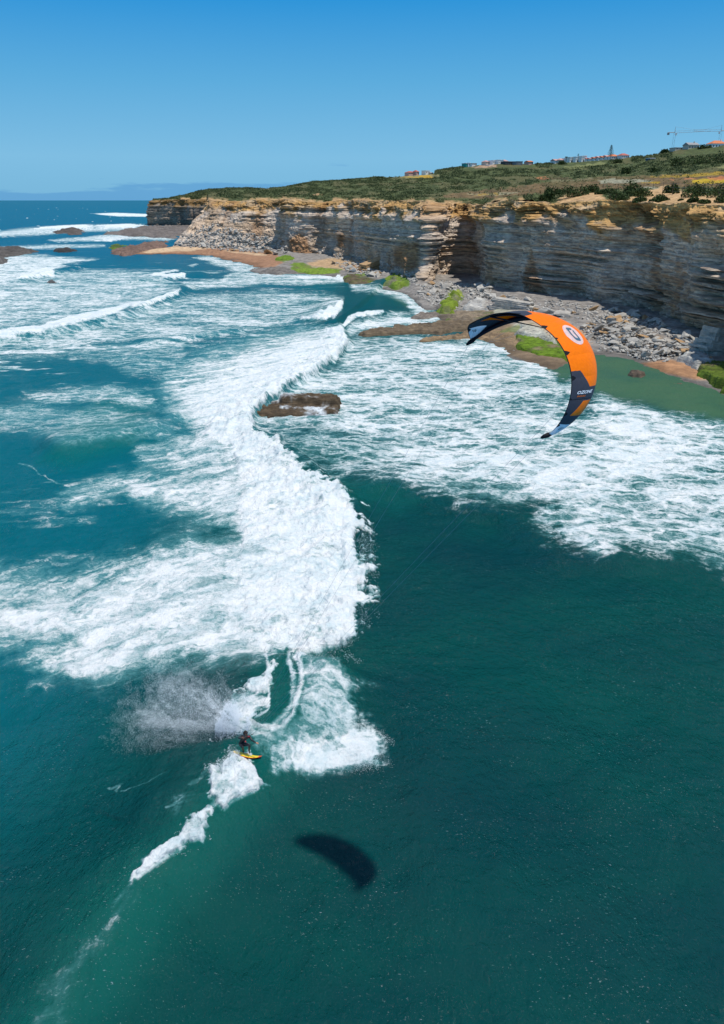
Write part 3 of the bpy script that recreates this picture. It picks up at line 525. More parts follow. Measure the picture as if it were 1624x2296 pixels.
# ---- shore: beach sand, rock flats and green weed between the cliff foot and the water
SH = [(-4,0,0,0)][:0]+[(282,568,374,556),(300,570,380,556),(370,569,440,557),(430,571,520,561),(480,575,560,562),(530,586,600,562),(570,595,640,565),(572,610,655,567),(640,614,690,568),(700,614,740,571),(757,622,790,585),(785,633,828,596),(850,646,880,606),(905,658,930,634),(940,680,965,628),(955,694,1000,618),(985,705,1060,622),(1000,718,1090,640),(1060,748,1130,655),(1105,770,1180,660),(1180,797,1257,668),(1250,812,1320,678),(1320,795,1390,690),(1400,800,1450,702),(1472,824,1520,728),(1540,846,1572,744),(1612,874,1660,760),(1800,940,1850,835),(1960,1010,2000,890)]
sh = curve(SH, 1300)
def shore():
    W = G(sh[:, 0], sh[:, 1], 0.); Bq = G(sh[:, 2], sh[:, 3], 2.5); n = len(sh)
    v = np.concatenate([np.linspace(-.25, 1, 150), [1.1, 1.25]])
    P = W[None]*(1-v)[:, None, None]+Bq[None]*v[:, None, None]
    vv = v[:, None]*np.ones(n); P[..., 2] = np.where(vv < 0, vv*5, 2.6*sst(0, 1.25, vv)**.9*1.1)
    d = np.linalg.norm(Bq-W, axis=1)[None]
    X, Y = P[..., 0], P[..., 1]; P[..., 2] += (fbm(X/9, Y/9, 1., 4)-.5)*1.1+(fbm(X/2, Y/2, 5., 4, .6)-.5)*.35+.2
    P0 = P.copy(); P0[..., 2] = np.maximum(P0[..., 2], 0)
    cx, cy = chart(P0); n1 = fbm(X/6, Y/6, 2., 4, .6); n2 = fbm(X/1.6, Y/1.6, 7., 4, .6)
    cx = cx+(n1-.5)*16; cy = cy+(n1-.5)*6
    col = np.array([.27,.25,.225])*(.45+1.1*n2)[..., None]
    def put(poly, c, soft=3., k=1., vary=.3):
        nonlocal col
        m = (pmask(cx, cy, poly, soft)*k)[..., None]; col = col*(1-m)+np.array(c)*(1-vary/2+vary*n2)[..., None]*m
    sand = (.62,.44,.27); wetsand = (.36,.20,.115)
    put([(290,572),(330,556),(375,551),(480,553),(500,556),(540,560),(600,566),(620,570),(640,585),(620,600),(560,600),(520,590),(470,576),(400,572)], wetsand, 2); put([(320,566),(360,552),(480,550),(483,557),(420,563),(330,568)], sand, 2); put([(500,562),(600,570),(600,574),(520,566)], sand, 2)
    put([(690,590),(730,580),(800,575),(830,590),(800,610),(770,604),(700,598)], (.50,.34,.19), 4); put([(760,598),(830,590),(860,600),(800,612)], (.48,.30,.19), 4)
    put([(950,740),(1000,735),(1110,720),(1200,735),(1300,770),(1330,790),(1240,830),(1120,790),(1040,765)], (.26,.185,.115), 5); put([(1130,700),(1200,700),(1300,740),(1330,770),(1260,760),(1180,735)], (.50,.40,.29), 5)
    put([(1250,720),(1330,745),(1330,770),(1280,765),(1230,728)], (.52,.34,.21), 4); put([(1440,815),(1500,805),(1560,820),(1590,852),(1560,852),(1480,835)], (.44,.24,.125), 4); put([(1540,780),(1600,790),(1600,805),(1560,800)], (.52,.36,.22), 3)
    put([(1000,700),(1100,690),(1130,705),(1100,735),(1000,745),(900,750)], (.21,.17,.125), 4); put([(1400,720),(1500,760),(1560,790),(1500,800),(1430,770)], (.34,.25,.17), 5, .6)
    alg = (.15,.23,.03)
    put([(649,603),(660,589),(681,589),(703,600),(767,603),(760,612),(720,614),(667,611)], alg, 2, 1, .7); put([(620,578),(650,575),(665,580),(640,588),(618,584)], (.14,.22,.02), 2, .9, .7)
    put([(857,630),(882,619),(895,612),(921,628),(917,643),(892,646),(860,637)], alg, 2.5, 1, .6); put([(763,625),(800,612),(846,628),(828,637),(774,634)], (.09,.09,.035), 3, .8, .8); put([(800,612),(830,610),(834,617),(800,620)], (.16,.26,.02), 2, .8)
    put([(980,694),(1000,672),(1010,650),(1032,650),(1040,671),(1018,692)], (.11,.17,.025), 3, .95, .7); put([(1005,655),(1032,650),(1036,664),(1010,670)], (.30,.36,.06), 2, .9)
    put([(1145,742),(1168,735),(1258,765),(1290,800),(1200,790),(1150,775)], (.10,.19,.015), 4, .95, .8); put([(1168,722),(1215,738),(1250,765),(1150,752),(1145,738)], (.46,.45,.35), 3, .9); put([(1095,750),(1140,735),(1200,725),(1190,735),(1130,755)], (.17,.20,.06), 3, .8, .6)
    put([(1050,712),(1090,700),(1110,700),(1080,715)], (.10,.13,.03), 2, .8); put([(1108,685),(1140,690),(1160,705),(1150,715),(1110,710)], (.40,.40,.30), 2, .8)
    wet = sst(.55, .05, P[..., 2])[..., None]*.45; col = col*(1-wet)
    me = npmesh('shore', P, gridf(len(v), n), True, {'tone': np.clip(col, 0, 1).reshape(-1, 3)})
    tag(link('shore', me, None, [rock_mat('shore_ground', 1.5, .3, .8)]), kind='structure')
shore()
# ================================================================== ROCKS
from mathutils.bvhtree import BVHTree
def bvh(names):
    vs, fs, o = [], [], 0
    for nme in names:
        me = bpy.data.objects[nme].data; c = np.empty(len(me.vertices)*3, np.float32); me.vertices.foreach_get('co', c); c = c.reshape(-1, 3)
        li = np.empty(len(me.loops), np.int32); me.loops.foreach_get('vertex_index', li); vs.append(c); fs.append(li.reshape(-1, 4)+o); o += len(c)
    return BVHTree.FromPolygons(np.concatenate(vs).tolist(), np.concatenate(fs).tolist())
GROUND = bvh(['shore', 'cliff', 'plateau', 'headland'])
def hit(px, py):
    r = rays(px, py); p, n, i, d = GROUND.ray_cast(Vector((0, 0, H)), Vector(r).normalized(), 5000); return p
def rock_poly(n, rng, s):                 # an angular block: convex hull of scattered points
    bm = bmesh.new()
    for k in range(n):
        v = rng.uniform(-1, 1, 3); v = v/np.max(np.abs(v)*rng.uniform(.75, 1.0, 3)); bm.verts.new(v*s/2)
    r = bmesh.ops.convex_hull(bm, input=bm.verts)
    bmesh.ops.delete(bm, geom=[g for g in r['geom_interior'] if isinstance(g, bmesh.types.BMVert)], context='VERTS')
    bmesh.ops.bevel(bm, geom=bm.edges[:], offset=.04, segments=1, affect='EDGES'); return bm
def rockm(name, base, k=.35):
    m = NT(name); p = m.pos(); n1 = m.noise(m.vmap(p, (1, 1, 4)), 1.2, 6, .65).outputs[0]; n2 = m.noise(p, 2.5, 6, .6).outputs[0]
    rn = m.n('ShaderNodeObjectInfo').outputs['Random']
    c = m.mix(m.mr(n1, .3, .7), c4([v*(1-k) for v in base]), c4([v*(1+k*.6) for v in base])); c = m.mix(m.mr(rn, 0, 1, .0, .35), c, c4([base[0]*.55, base[1]*.52, base[2]*.5]))
    return m.set(color=c, rough=.9, spec=.2, normal=m.bump(n2, .5, .15))
M_BOULD = rockm('limestone', (.46, .44, .40)); M_TAN = rockm('ochre_stone', (.46, .30, .16))
protos = [rock_poly(RNG.integers(9, 15), RNG, np.array([1.5, 1.0, RNG.uniform(.35, .8)])) for _ in range(9)]
pm = []
for i, bm in enumerate(protos):
    for mt in (M_BOULD, M_TAN):
        me = bpy.data.meshes.new('boulder'); bm.to_mesh(me); me.materials.append(mt); pm.append(me)
PILES = [('in the heap right of the kite', 'boulders of the big fallen heap', 120, (.8, 2.0), [(1300,735),(1330,722),(1365,706),(1418,710),(1472,758),(1560,775),(1526,797),(1490,813),(1429,806),(1383,790),(1358,776),(1322,762)]),
         ('in shade under the dark cliff', 'boulders in the shade of the cliff', 55, (.9, 2.4), [(1050,640),(1114,660),(1257,675),(1436,705),(1560,760),(1560,775),(1400,722),(1280,715),(1200,700),(1070,665)]),
         ('below the cliff corner', 'boulders below the cliff corner', 50, (.9, 2.6), [(940,640),(1000,630),(1100,645),(1100,665),(1050,672),(1040,652),(1005,650),(985,690),(940,665)]),
         ('between the green weed patches', 'boulders between the weed patches', 45, (1.2, 3.2), [(740,590),(830,588),(860,606),(930,610),(938,640),(915,625),(880,612),(846,622),(790,612)]),
         ('at the foot of the far scree', 'rocks below the far scree', 24, (1.5, 3.5), [(400,552),(480,548),(640,562),(640,574),(560,566),(480,558)])]
def inpoly(poly, rng):
    p = np.array(poly, float)
    while True:
        x, y = rng.uniform(*np.stack([p.min(0), p.max(0)], 0).T.T) if False else (rng.uniform(p[:, 0].min(), p[:, 0].max()), rng.uniform(p[:, 1].min(), p[:, 1].max()))
        if pdist(np.array([x]), np.array([y]), poly)[0] > 0: return x, y
for lab, grp, n, (s0, s1), poly in PILES:
    for k in range(n):
        x, y = inpoly(poly, RNG); q = hit(x, y)
        if q is None: continue
        s = s0+(s1-s0)*RNG.random()**2.2
        o = bpy.data.objects.new('boulder', pm[RNG.integers(0, 9)*2+(RNG.random() < .12)]); COL.objects.link(o)
        lift = .9*max(0, pdist(np.array([x]), np.array([y]), poly)[0]/22) if 'heap' in lab else 0
        o.location = q+Vector((0, 0, s*.18+min(lift, 1.6))); o.scale = (s*RNG.uniform(.7, 1.1), s*RNG.uniform(.7, 1.1), s*RNG.uniform(.6, 1.1)); o.rotation_euler = (RNG.uniform(-.45, .45), RNG.uniform(-.45, .45), RNG.uniform(0, 6.3))
        pp = np.array(poly, float); u_ = (x-pp[:, 0].min())/np.ptp(pp[:, 0]); w_ = (y-pp[:, 1].min())/np.ptp(pp[:, 1]); big_ = (s-s0)/(s1-s0)
        side = ('left end', 'left half', 'right half', 'right end')[min(3, int(u_*4))]+(' high' if w_ < .33 else (' midway' if w_ < .66 else ' low'))
        szn = 'huge' if big_ > .75 else ('large' if big_ > .4 else ('middling' if big_ > .12 else 'small'))
        tag(o, '%s %s boulder %s, %s' % (szn, 'ochre' if o.data in pm[1::2] else ('dark' if 'shade' in lab else 'pale'), lab, side), 'rock', grp)
# rubble too small and too many to count
bm = bmesh.new(); base = [rock_poly(9, RNG, np.array([1.3, 1., .7])) for _ in range(4)]; bas = []
for b in base:
    b.verts.ensure_lookup_table(); bas.append((np.array([v.co[:] for v in b.verts]), [[v.index for v in f.verts] for f in b.faces]))
tv, tf, o_ = [], [], 0
SCR = [(900, .5, PILES[0][4]), (500, .6, PILES[1][4]), (420, .6, PILES[2][4]), (420, .8, PILES[3][4]), (500, 1.2, [(385,552),(470,500),(640,540),(650,570),(560,566)]), (260, .7, [(700,560),(828,580),(900,600),(840,600),(740,578)]), (260, .5, [(930,660),(1000,640),(1110,690),(1060,700),(985,700)]), (150, .4, [(1290,720),(1380,790),(1320,790),(1200,740)])]
for n, sz, poly in SCR:
    for k in range(n):
        x, y = inpoly(poly, RNG); q = hit(x, y)
        if q is None: continue
        c, f = bas[RNG.integers(0, 4)]; s = sz*RNG.uniform(.5, 1.5); M = np.array(Matrix.Rotation(RNG.uniform(0, 6.3), 3, 'Z') @ Matrix.Rotation(RNG.uniform(-.5, .5), 3, 'X'))
        lift = min(1.6, .9*max(0, pdist(np.array([x]), np.array([y]), poly)[0]/22)) if poly is PILES[0][4] else 0
        tv.append((c*s)@M.T+np.array(q)+[0, 0, lift]); tf += [[i+o_ for i in ff] for ff in f]; o_ += len(c)
me = bpy.data.meshes.new('rubble'); me.from_pydata(np.concatenate(tv).tolist(), [], tf); me.update()
tag(link('rubble', me, None, [rockm('rubble_stone', (.42, .40, .365), .5)]), 'loose grey rubble strewn along the foot of the cliffs', 'rubble', kind='stuff')
def shelf(name, label, poly, z0, col, edge_px=4., steps=None, res=.35, cat='rock', weed=None, lay=.4, slope=0., weedc=(.10, .16, .02), zb=0.):
    p = np.array(poly, float); W = G(p[:, 0], p[:, 1], z0*.5+zb)[:, :2]; lo, hi = W.min(0)-1.5, W.max(0)+1.5
    nx, ny = [int(min(260, max(20, (hi[i]-lo[i])/res))) for i in (0, 1)]
    X, Y = np.meshgrid(np.linspace(lo[0], hi[0], nx), np.linspace(lo[1], hi[1], ny))
    dd = math.hypot(*(W.mean(0))); n = fbm(X/(dd*.02), Y/(dd*.02), 3., 4, .6)
    d = pdist(X, Y, W)+(n-.5)*dd*.02
    e = sst(-.3*dd*.01, dd*.008, d)
    ly = fbm(X/(dd*.03)+5, Y/(dd*.012), 7., 3); q = ly*6; ter = (np.floor(q)+sst(.7, 1, q-np.floor(q)))/6
    Z = -1.2+(1.2+z0*(.75+lay*(ter-.3)*1.4))*e+(fbm(X/(dd*.006), Y/(dd*.006), 5., 4, .6)-.5)*(dd*.006)*e+slope*(X-X.mean())*e+zb
    if steps:
        for sp, hz in steps: s = np.array(sp, float); Z += hz*sst(-.2, .25, pdist(X, Y, G(s[:, 0], s[:, 1], z0)[:, :2])+(n-.5)*.5)
    P = np.stack([X, Y, Z], -1); c = np.array(col)*(.45+1.1*fbm(X/(dd*.01), Y/(dd*.01), 9., 4, .65))[..., None]
    if weed is not None:
        wk = sst(.5-.1, .6, n*.6+.4*fbm(X/(dd*.03), Y/(dd*.03), 19., 3)+(weed-.5))[..., None]; c = c*(1-wk)+np.array(weedc)*(.6+.8*n)[..., None]*wk
    k = Z > -1.1+zb; f = gridf(ny, nx, k); V, f, A = compact(P.reshape(-1, 3), f, {'tone': c.reshape(-1, 3)})
    m0 = V.mean(0)*[1, 1, 0]; me = npmesh(name, V-m0, f, True, A); o = link(name, me, None, [M_SHELF]); o.location = m0; return tag(o, label, cat)
M_SHELF = rock_mat('reef_rock', 2.2, .45, .75)
BR = (.115, .085, .05); GRY = (.19, .175, .155); PALE = (.44, .43, .39)
o = shelf('sea_rock', 'brown weedy flat-topped rock standing in the foam left of the kite', [(545,926),(560,908),(628,900),(634,890),(700,886),(766,890),(768,915),(764,925),(700,930),(640,932),(600,938)], .8, (.095, .068, .040), weed=.40, weedc=(.62, .68, .70), steps=[([(628,897),(640,893),(700,891),(766,894),(767,908),(700,904),(632,906)], .85)], res=.09)
shelf('rock_ledge', 'long dark rock ledge running from the shore into the surf left of the kite tip', [(806,741),(846,736),(882,731),(953,724),(1061,717),(1120,712),(1120,738),(1025,740),(989,746),(953,747),(882,748),(846,750),(808,753)], .9, (.16, .12, .075), res=.25)
shelf('rock_ledge', 'low brown rock ledge with ragged seaward edge just left of the kite tip', [(935,764),(953,756),(1007,750),(1079,738),(1160,740),(1200,775),(1150,778),(1105,765),(1050,758),(980,762),(945,768)], .6, (.25, .175, .10), res=.25)
shelf('rock_ledge', 'small flat grey rock ledge in the wash above the long dark ledge', [(910,709),(946,700),(986,700),(985,708),(950,713),(917,713)], .7, (.2,.17,.14), res=.2)
shelf('rock_ledge', 'brown rounded rock ledge between the wash and the pale slabs', [(1000,714),(1003,705),(1039,693),(1097,693),(1110,708),(1061,718)], 1.2, (.24,.19,.13), res=.25, weed=.42)
shelf('weedy_rock', 'sloping green weed covered rock above the small grey ledge', [(982,693),(1000,668),(1010,650),(1034,650),(1042,671),(1020,694)], 1.8, (.22,.2,.14), res=.3, weed=.62, weedc=(.17,.24,.02), zb=.6)
shelf('rock_slab', 'pale flat rock slab beside the sloping weedy rock', [(1025,692),(1045,678),(1064,672),(1100,674),(1104,694),(1060,695)], 1.6, PALE, res=.25, zb=.7)
shelf('weedy_rock', 'bright yellow green weed covered rock below the brown cliff', [(857,634),(865,624),(882,619),(900,611),(921,628),(918,641),(892,645)], 2.2, (.2,.2,.12), res=.35, weed=.56, weedc=(.17,.25,.03), zb=.2)
shelf('weedy_rock', 'low dark rock ledge with green weed in front of the far tan beach', [(763,628),(774,616),(817,613),(848,628),(828,638),(774,635)], .9, (.13,.1,.06), res=.35, weed=.45)
shelf('weedy_rock', 'long bright green weed covered flat in front of the far tan beach', [(649,603),(660,592),(690,592),(710,600),(767,604),(764,612),(720,614),(667,611)], .9, (.2,.17,.1), res=.4, weed=.56, weedc=(.17,.26,.03))
shelf('rock_ledge', 'dark low rock point left of the long green weed flat', [(566,611),(590,605),(613,600),(649,602),(672,612),(620,615)], .9, GRY, res=.4)
shelf('weedy_rock', 'small green mound of rock at the left end of the tan beach', [(614,584),(630,576),(655,575),(668,582),(640,588)], 2., (.2,.2,.1), res=.4, weed=.65, weedc=(.13,.22,.02), zb=.4)
shelf('sea_rock', 'grey rock standing in the wash off the cliff corner, left of a flat one', [(972,690),(980,683),(998,681),(1000,689),(985,693)], 1.2, GRY, res=.2)
shelf('sea_rock', 'dark reef rock alone in the surf far out to the left', [(122,521),(133,514),(155,513),(182,512),(190,519),(194,525),(168,526),(140,524)], 1.1, (.11,.095,.085), res=.5)
shelf('sea_rock', 'large dark reef rock at the left edge of the picture', [(-60,560),(-20,553),(0,555),(43,553),(60,557),(90,563),(54,569),(18,575),(-20,578),(-60,580)], 1.2, (.11,.10,.09), res=.5)
shelf('sea_rock', 'small dark rock at the left edge below the large reef rock', [(-20,579),(0,577),(16,578),(15,587),(-20,590)], 2., (.13,.12,.11), res=.4)
shelf('sea_rock', 'thin string of low black rocks in the surf right of the left reef rock', [(120,560),(130,559),(158,557),(176,560),(160,563),(132,564)], 1.2, (.05,.05,.05), res=.4)
shelf('sea_rock', 'tiny dark rock awash among the foam in front of the long breaker', [(105,632),(112,629),(124,629),(126,633)], .8, (.1,.1,.1), res=.25)
shelf('rock_ledge', 'wide grey reef flat below the far dark headland', [(232,524),(272,515),(333,507),(470,507),(470,518),(423,518),(394,532),(287,528),(251,525)], 1.6, (.17,.15,.135), res=1.2)
shelf('rock_ledge', 'dark reef tongue turning red towards the far sand beach', [(240,567),(265,557),(287,552),(340,543),(380,539),(378,551),(322,566),(275,571)], 1.6, (.19,.125,.095), res=.6)
shelf('weedy_rock', 'low green weed covered reef beside the dark reef tongue', [(230,554),(251,549),(279,548),(290,552),(255,558)], .8, (.08,.12,.04), res=.6, weed=.6)
for pl, lb, z0 in (([(838,697),(846,693),(854,698)], 'small dark rock awash left of the upright one', .6), ([(868,692),(872,686),(877,688),(878,693)], 'small upright brown rock in the wash off the shore', 1.6), ([(843,704),(850,701),(858,704)], 'flat dark rock awash below the upright one', .5), ([(876,694),(885,692),(897,694),(886,697)], 'low dark rock awash right of the upright one', .5),
                   ([(1409,834),(1425,829),(1450,832),(1458,838),(1440,842),(1415,841)], 'rounded brown rock in the green shallows right of the kite', .9), ([(783,908),(795,906),(806,907),(800,910)], 'tiny dark rock just right of the flat topped sea rock', .3), ([(1510,858),(1525,856),(1545,859),(1530,861)], 'thin dark rock awash in the green shallows near the weedy boulder', .3)):
    shelf('sea_rock', lb, pl, z0, (.12,.09,.065), res=.15)
shelf('weedy_rock', 'large dark green weed covered boulder at the right edge by the water', [(1556,826),(1572,818),(1600,812),(1640,808),(1700,830),(1700,890),(1624,868),(1590,852)], 1.9, (.15,.12,.06), res=.15, weed=.62, weedc=(.10,.15,.015))
shelf('weedy_rock', 'broad green weed covered flat seen under the arch of the kite', [(1148,752),(1160,746),(1245,765),(1285,790),(1285,806),(1200,795),(1150,775)], .8, (.22,.17,.1), res=.25, weed=.6, weedc=(.12,.20,.012), zb=.3)
shelf('rock_slab', 'pale smooth rock slab behind the kite, above the green weed flat', [(1165,724),(1215,735),(1255,765),(1190,752),(1148,744)], .7, (.47,.46,.38), res=.2, zb=1.)
shelf('rock_slab', 'grey flat slab with sand behind it near the right edge', [(1520,800),(1545,784),(1598,797),(1608,812),(1565,817)], 1.2, PALE, res=.15, zb=.9)
def strata(label, px, py, w, d, h, n, tilt, rz, seed, mt=None):
    q = hit(px, py); o_ = empty('strata_outcrop', q, rz); rg = np.random.default_rng(seed); z = -1.; k = 0
    tag(o_, label, 'rock')
    while k < n:
        th = h/n*rg.uniform(.6, 1.5); bm = bmesh.new(); bmesh.ops.create_grid(bm, x_segments=16, y_segments=10, size=.5)
        sx, sy = w*rg.uniform(.75, 1.05)*(1-.25*k/n), d*rg.uniform(.75, 1.05)*(1-.3*k/n); ox = rg.uniform(-.06, .06)*w
        bmesh.ops.solidify(bm, geom=bm.faces[:], thickness=1.)
        for v in bm.verts:
            x, y = v.co.x*2, v.co.y*2; u = max(abs(x), abs(y)); a_ = float(fbm(np.array(x*2.3+k*3.), np.array(y*2.3+seed), 0, 3)); zz = v.co.z
            v.co.x = v.co.x*sx*(1+.5*(a_-.5))+ox; v.co.y = v.co.y*sy*(1+.5*(a_-.5)); v.co.z = z+th*(.5+.5*(1 if zz > -.1 else -1))*1.15+(a_-.5)*.35
        M = Matrix.Rotation(tilt, 4, 'Y') @ Matrix.Rotation(-tilt*.3, 4, 'X'); bm.transform(M)
        me = bpy.data.meshes.new('rock_layer'); bm.to_mesh(me); bm.free(); link('rock_layer', me, o_, [mt or M_BOULD]); z += th; k += 1
strata('tilted outcrop of pale layered rock just above the top of the kite', 1150, 690, 12, 7, 3.4, 6, .09, -.5, 3)
strata('rounded outcrop of pale layered rock at the right edge under the cliff', 1612, 788, 8.5, 6, 4.8, 8, .16, .2, 5)
strata('leaning slabs of orange rock at the mouth of the dark cliff cave', 838, 603, 12, 6, 4.5, 5, -.3, .5, 8, M_TAN)
# ================================================================== PLANTS
def leafmat(name, a, b):
    m = NT(name); n = m.noise(m.pos(), 1.1, 4).outputs[0]; v = m.sep(m.attr('tone'))[0]
    return m.set(color=m.mix(m.mr(n, .35, .65), m.mix(v, c4(a), c4(b)), m.mix(v, c4([t*.7 for t in a]), c4([t*.85 for t in b]))), rough=.7, spec=.2)
M_BUSH = leafmat('bush_leaves', (.028, .055, .014), (.085, .125, .036)); M_SCRUB = leafmat('scrub_leaves', (.065, .09, .032), (.17, .19, .08)); M_WOOD = simple('weathered_wood', (.16, .12, .085)); M_PINE = leafmat('pine_needles', (.012, .03, .015), (.03, .06, .03))
def leaves(C, S, rng, flat=.5):           # one tilted quad per clump centre
    n = len(C); a = rng.normal(size=(n, 3)); a[:, 2] *= flat; a /= np.linalg.norm(a, axis=1)[:, None]; b = np.cross(a, rng.normal(size=(n, 3))); b /= np.linalg.norm(b, axis=1)[:, None]
    S = S[:, None]; V = np.stack([C-a*S-b*S*.3, C+a*S*.2-b*S*.6, C+a*S+b*S*.25, C-a*S*.1+b*S*.6], 1).reshape(-1, 3)
    return V, np.arange(n*4).reshape(n, 4), np.repeat(rng.random(n)**1.3, 4)[:, None]*np.ones(3)
def bush(label, px0, px1, pyb, pyt, far=False, n=1500, name='bush', grp=None):
    pc = (px0+px1)/2; D = float(land_r(pc, pyb)); q = atR(pc, pyb, D); rx = (px1-px0)/2*D/F*.95; hz = (pyb-pyt)*D/F*1.0; ry = rx*.7
    o = empty(name, q); rg = np.random.default_rng(int(px0*7+pyb)); C = []
    nl = max(4, int(rx*1.6)); lob = [(rg.uniform(-.62, .62)*rx, rg.uniform(-.5, .5)*ry, rg.uniform(.55, 1.)*hz, rg.uniform(.38, .6)*min(rx, 2.5*hz)) for _ in range(nl)]+[(0, 0, hz, rx*.6)]
    for lx, ly, lh, lr in lob:
        m = int(n/len(lob)); v = rg.normal(size=(m, 3)); v /= np.linalg.norm(v, axis=1)[:, None]; v[:, 2] = np.abs(v[:, 2]); v *= rg.uniform(.72, 1.05, (m, 1)); C.append(v*[lr, lr*.8, lh]+[lx, ly, -.1])
    C = np.concatenate(C); V, f, t = leaves(C, rg.uniform(.10, .24, len(C))*(D/170)**.7, rg)
    link('foliage', npmesh('foliage', V, f, False, {'tone': t}), o, [M_BUSH])
    b = MB(); 
    for k in range(7): a_ = k*.9; b.bar((0, 0, -.5), (math.cos(a_)*rx*.55, math.sin(a_)*ry*.55, hz*.6), .07, .03)
    b.build('stem', M_WOOD, o); tag(o, label, 'bush', grp or 'bushes along the cliff top')
bx = [('dark green bush leftmost above the leafy notch in the cliff edge', 1213,1245,452,430), ('round dark bush leftmost of the thick row along the rim', 1222,1262,438,420), ('long dark green bush second in the row along the rim', 1252,1322,441,419), ('dark green bush in front of the brown field, third along the rim', 1308,1352,434,416), ('low green bush just left of the tallest dome shaped bush', 1335,1384,436,423),
      ('tallest dome shaped dark bush on the cliff top', 1384,1434,437,409), ('wide bright green bush spilling below the tallest bush', 1348,1412,453,430), ('green bush sloping down right of the tallest bush', 1405,1468,439,424), ('small green bush low on the rim under the tallest bush', 1418,1460,453,441), ('oval green bush alone on the sand path near the rim', 1452,1506,452,438),
      ('small low bush on the sand left of the wooden rails', 1538,1568,453,443), ('flat green bush on the sand below the wooden rails', 1566,1600,455,448), ('tiny low bush on the sand path beyond the oval bush', 1520,1536,449,446), ('thin grey green bush behind the fence posts', 1490,1530,432,414), ('dark hedge like bush behind the wooden rails', 1526,1592,441,414), ('dark green bush at the right edge behind the fence', 1584,1650,443,415), ('low bush at the right edge on the sand path', 1600,1660,452,441), ('dark bush leftmost on the cliff slope below the rim', 1198,1228,462,441)]
for b_ in bx: bush(*b_)
for lb, a, b2, c_, d_ in (('round dark tree on the grassy skyline left of the crane', 1484, 1504, 343, 335.5), ('dark tree clump on the skyline between the two right houses', 1566, 1594, 334, 325.5), ('dark round tree on the left skyline above the long slope', 842, 860, 401, 396.5), ('dark tree clump under the zigzag white houses', 1252, 1272, 369, 362), ('dark trees below the orange roofed houses', 1366, 1398, 366, 356),
                          ('dark tree group on the upper right slope', 1500, 1545, 372, 354), ('second dark tree group on the upper right slope', 1545, 1600, 368, 350), ('dark tree group rightmost on the upper slope', 1590, 1650, 366, 340), ('dark tree in the middle of the green valley', 1392, 1412, 391, 377), ('pair of dark trees below the blue shed', 1455, 1480, 386, 377)):
    bush(lb, a, b2, c_, d_, n=900, name='tree', grp='dark trees on the slope')
# scrub, reeds and grass: beyond counting
def scrub():
    n = 105000; px = RNG.uniform(345, 1700, n); v = RNG.random(n)**.8; v[:9000] = 1-RNG.random(9000)**2*.04
    py = edge(px)+(crest(px)-edge(px))*v; far = px < 466
    z = zone(px, py); grn = (z[:, 1] > z[:, 0]*1.02)
    keep = grn | (RNG.random(n) < .10); keep &= ~((z[:, 0] > .4))
    patch = fbm(px/16, py/4, 40., 3); hz_ = (((px > 908) & (px < 976)) | ((px > 1040) & (px < 1202)) | ((px > 1238) & (px < 1416)) | (px > 1508)) & (v > .86); keep &= ~hz_; keep &= (patch+RNG.random(n)*.3 > .55) | (v > .93)
    px, py, far, patch = px[keep], py[keep], far[keep], patch[keep]
    P = np.where(far[:, None], land(px, py, True), land(px, py, False)); D = np.hypot(P[:, 0], P[:, 1])
    sz = (.13+.00065*D)*RNG.uniform(.5, 1.25, len(D))*(.6+.9*patch)
    C = []; S = []
    for k in range(4):
        q = P+RNG.normal(size=P.shape)*sz[:, None]*[.7, .7, .3]; q[:, 2] += sz*RNG.uniform(.1, .9, len(D)); C.append(q); S.append(sz*.7)
    V, f, t = leaves(np.concatenate(C), np.concatenate(S), RNG, 1.3)
    tn = np.tile(sst(.65, .35, patch), 4); t = np.clip(t*.6+.4*np.repeat(tn, 4)[:, None], 0, 1)
    tag(link('scrub', npmesh('scrub', V, f, False, {'tone': t}), None, [M_SCRUB]), 'low green scrub and reeds covering the land behind the cliffs', 'scrub', kind='stuff')
scrub()
def norfolk(label, px, pyb, pyt, D, nt=11):
    q = atR(px, pyb, D); h = (pyb-pyt)*D/F*1.05; o = empty('norfolk_pine', q); b = MB(); b.bar((0, 0, -2), (0, 0, h), h*.018, h*.003); b.build('trunk', M_WOOD, o)
    rg = np.random.default_rng(3); C = []
    for k in range(nt):
        z = h*(.18+.78*k/nt); r = h*.25*(1-(k/nt))**.8+.2
        for j in range(7):
            a = j*.9+k*.5
            for q2 in np.linspace(.15, 1, 9): C.append((math.cos(a)*r*q2, math.sin(a)*r*q2, z+r*.25*q2**2+rg.normal()*.1))
    C = np.array(C); V, f, t = leaves(C, np.full(len(C), h*.024), rg, .4); link('crown', npmesh('crown', V, f, False, {'tone': t}), o, [M_PINE]); tag(o, label, 'tree')
norfolk('tall tiered conifer rising above the orange roofed houses', 1368.6, 354, 330.6, 812); norfolk('small pointed conifer behind the zigzag white houses', 1296, 358, 347, 850, 8); norfolk('tiny pointed tree alone on the middle skyline', 1014.5, 377, 372.6, 895, 6)
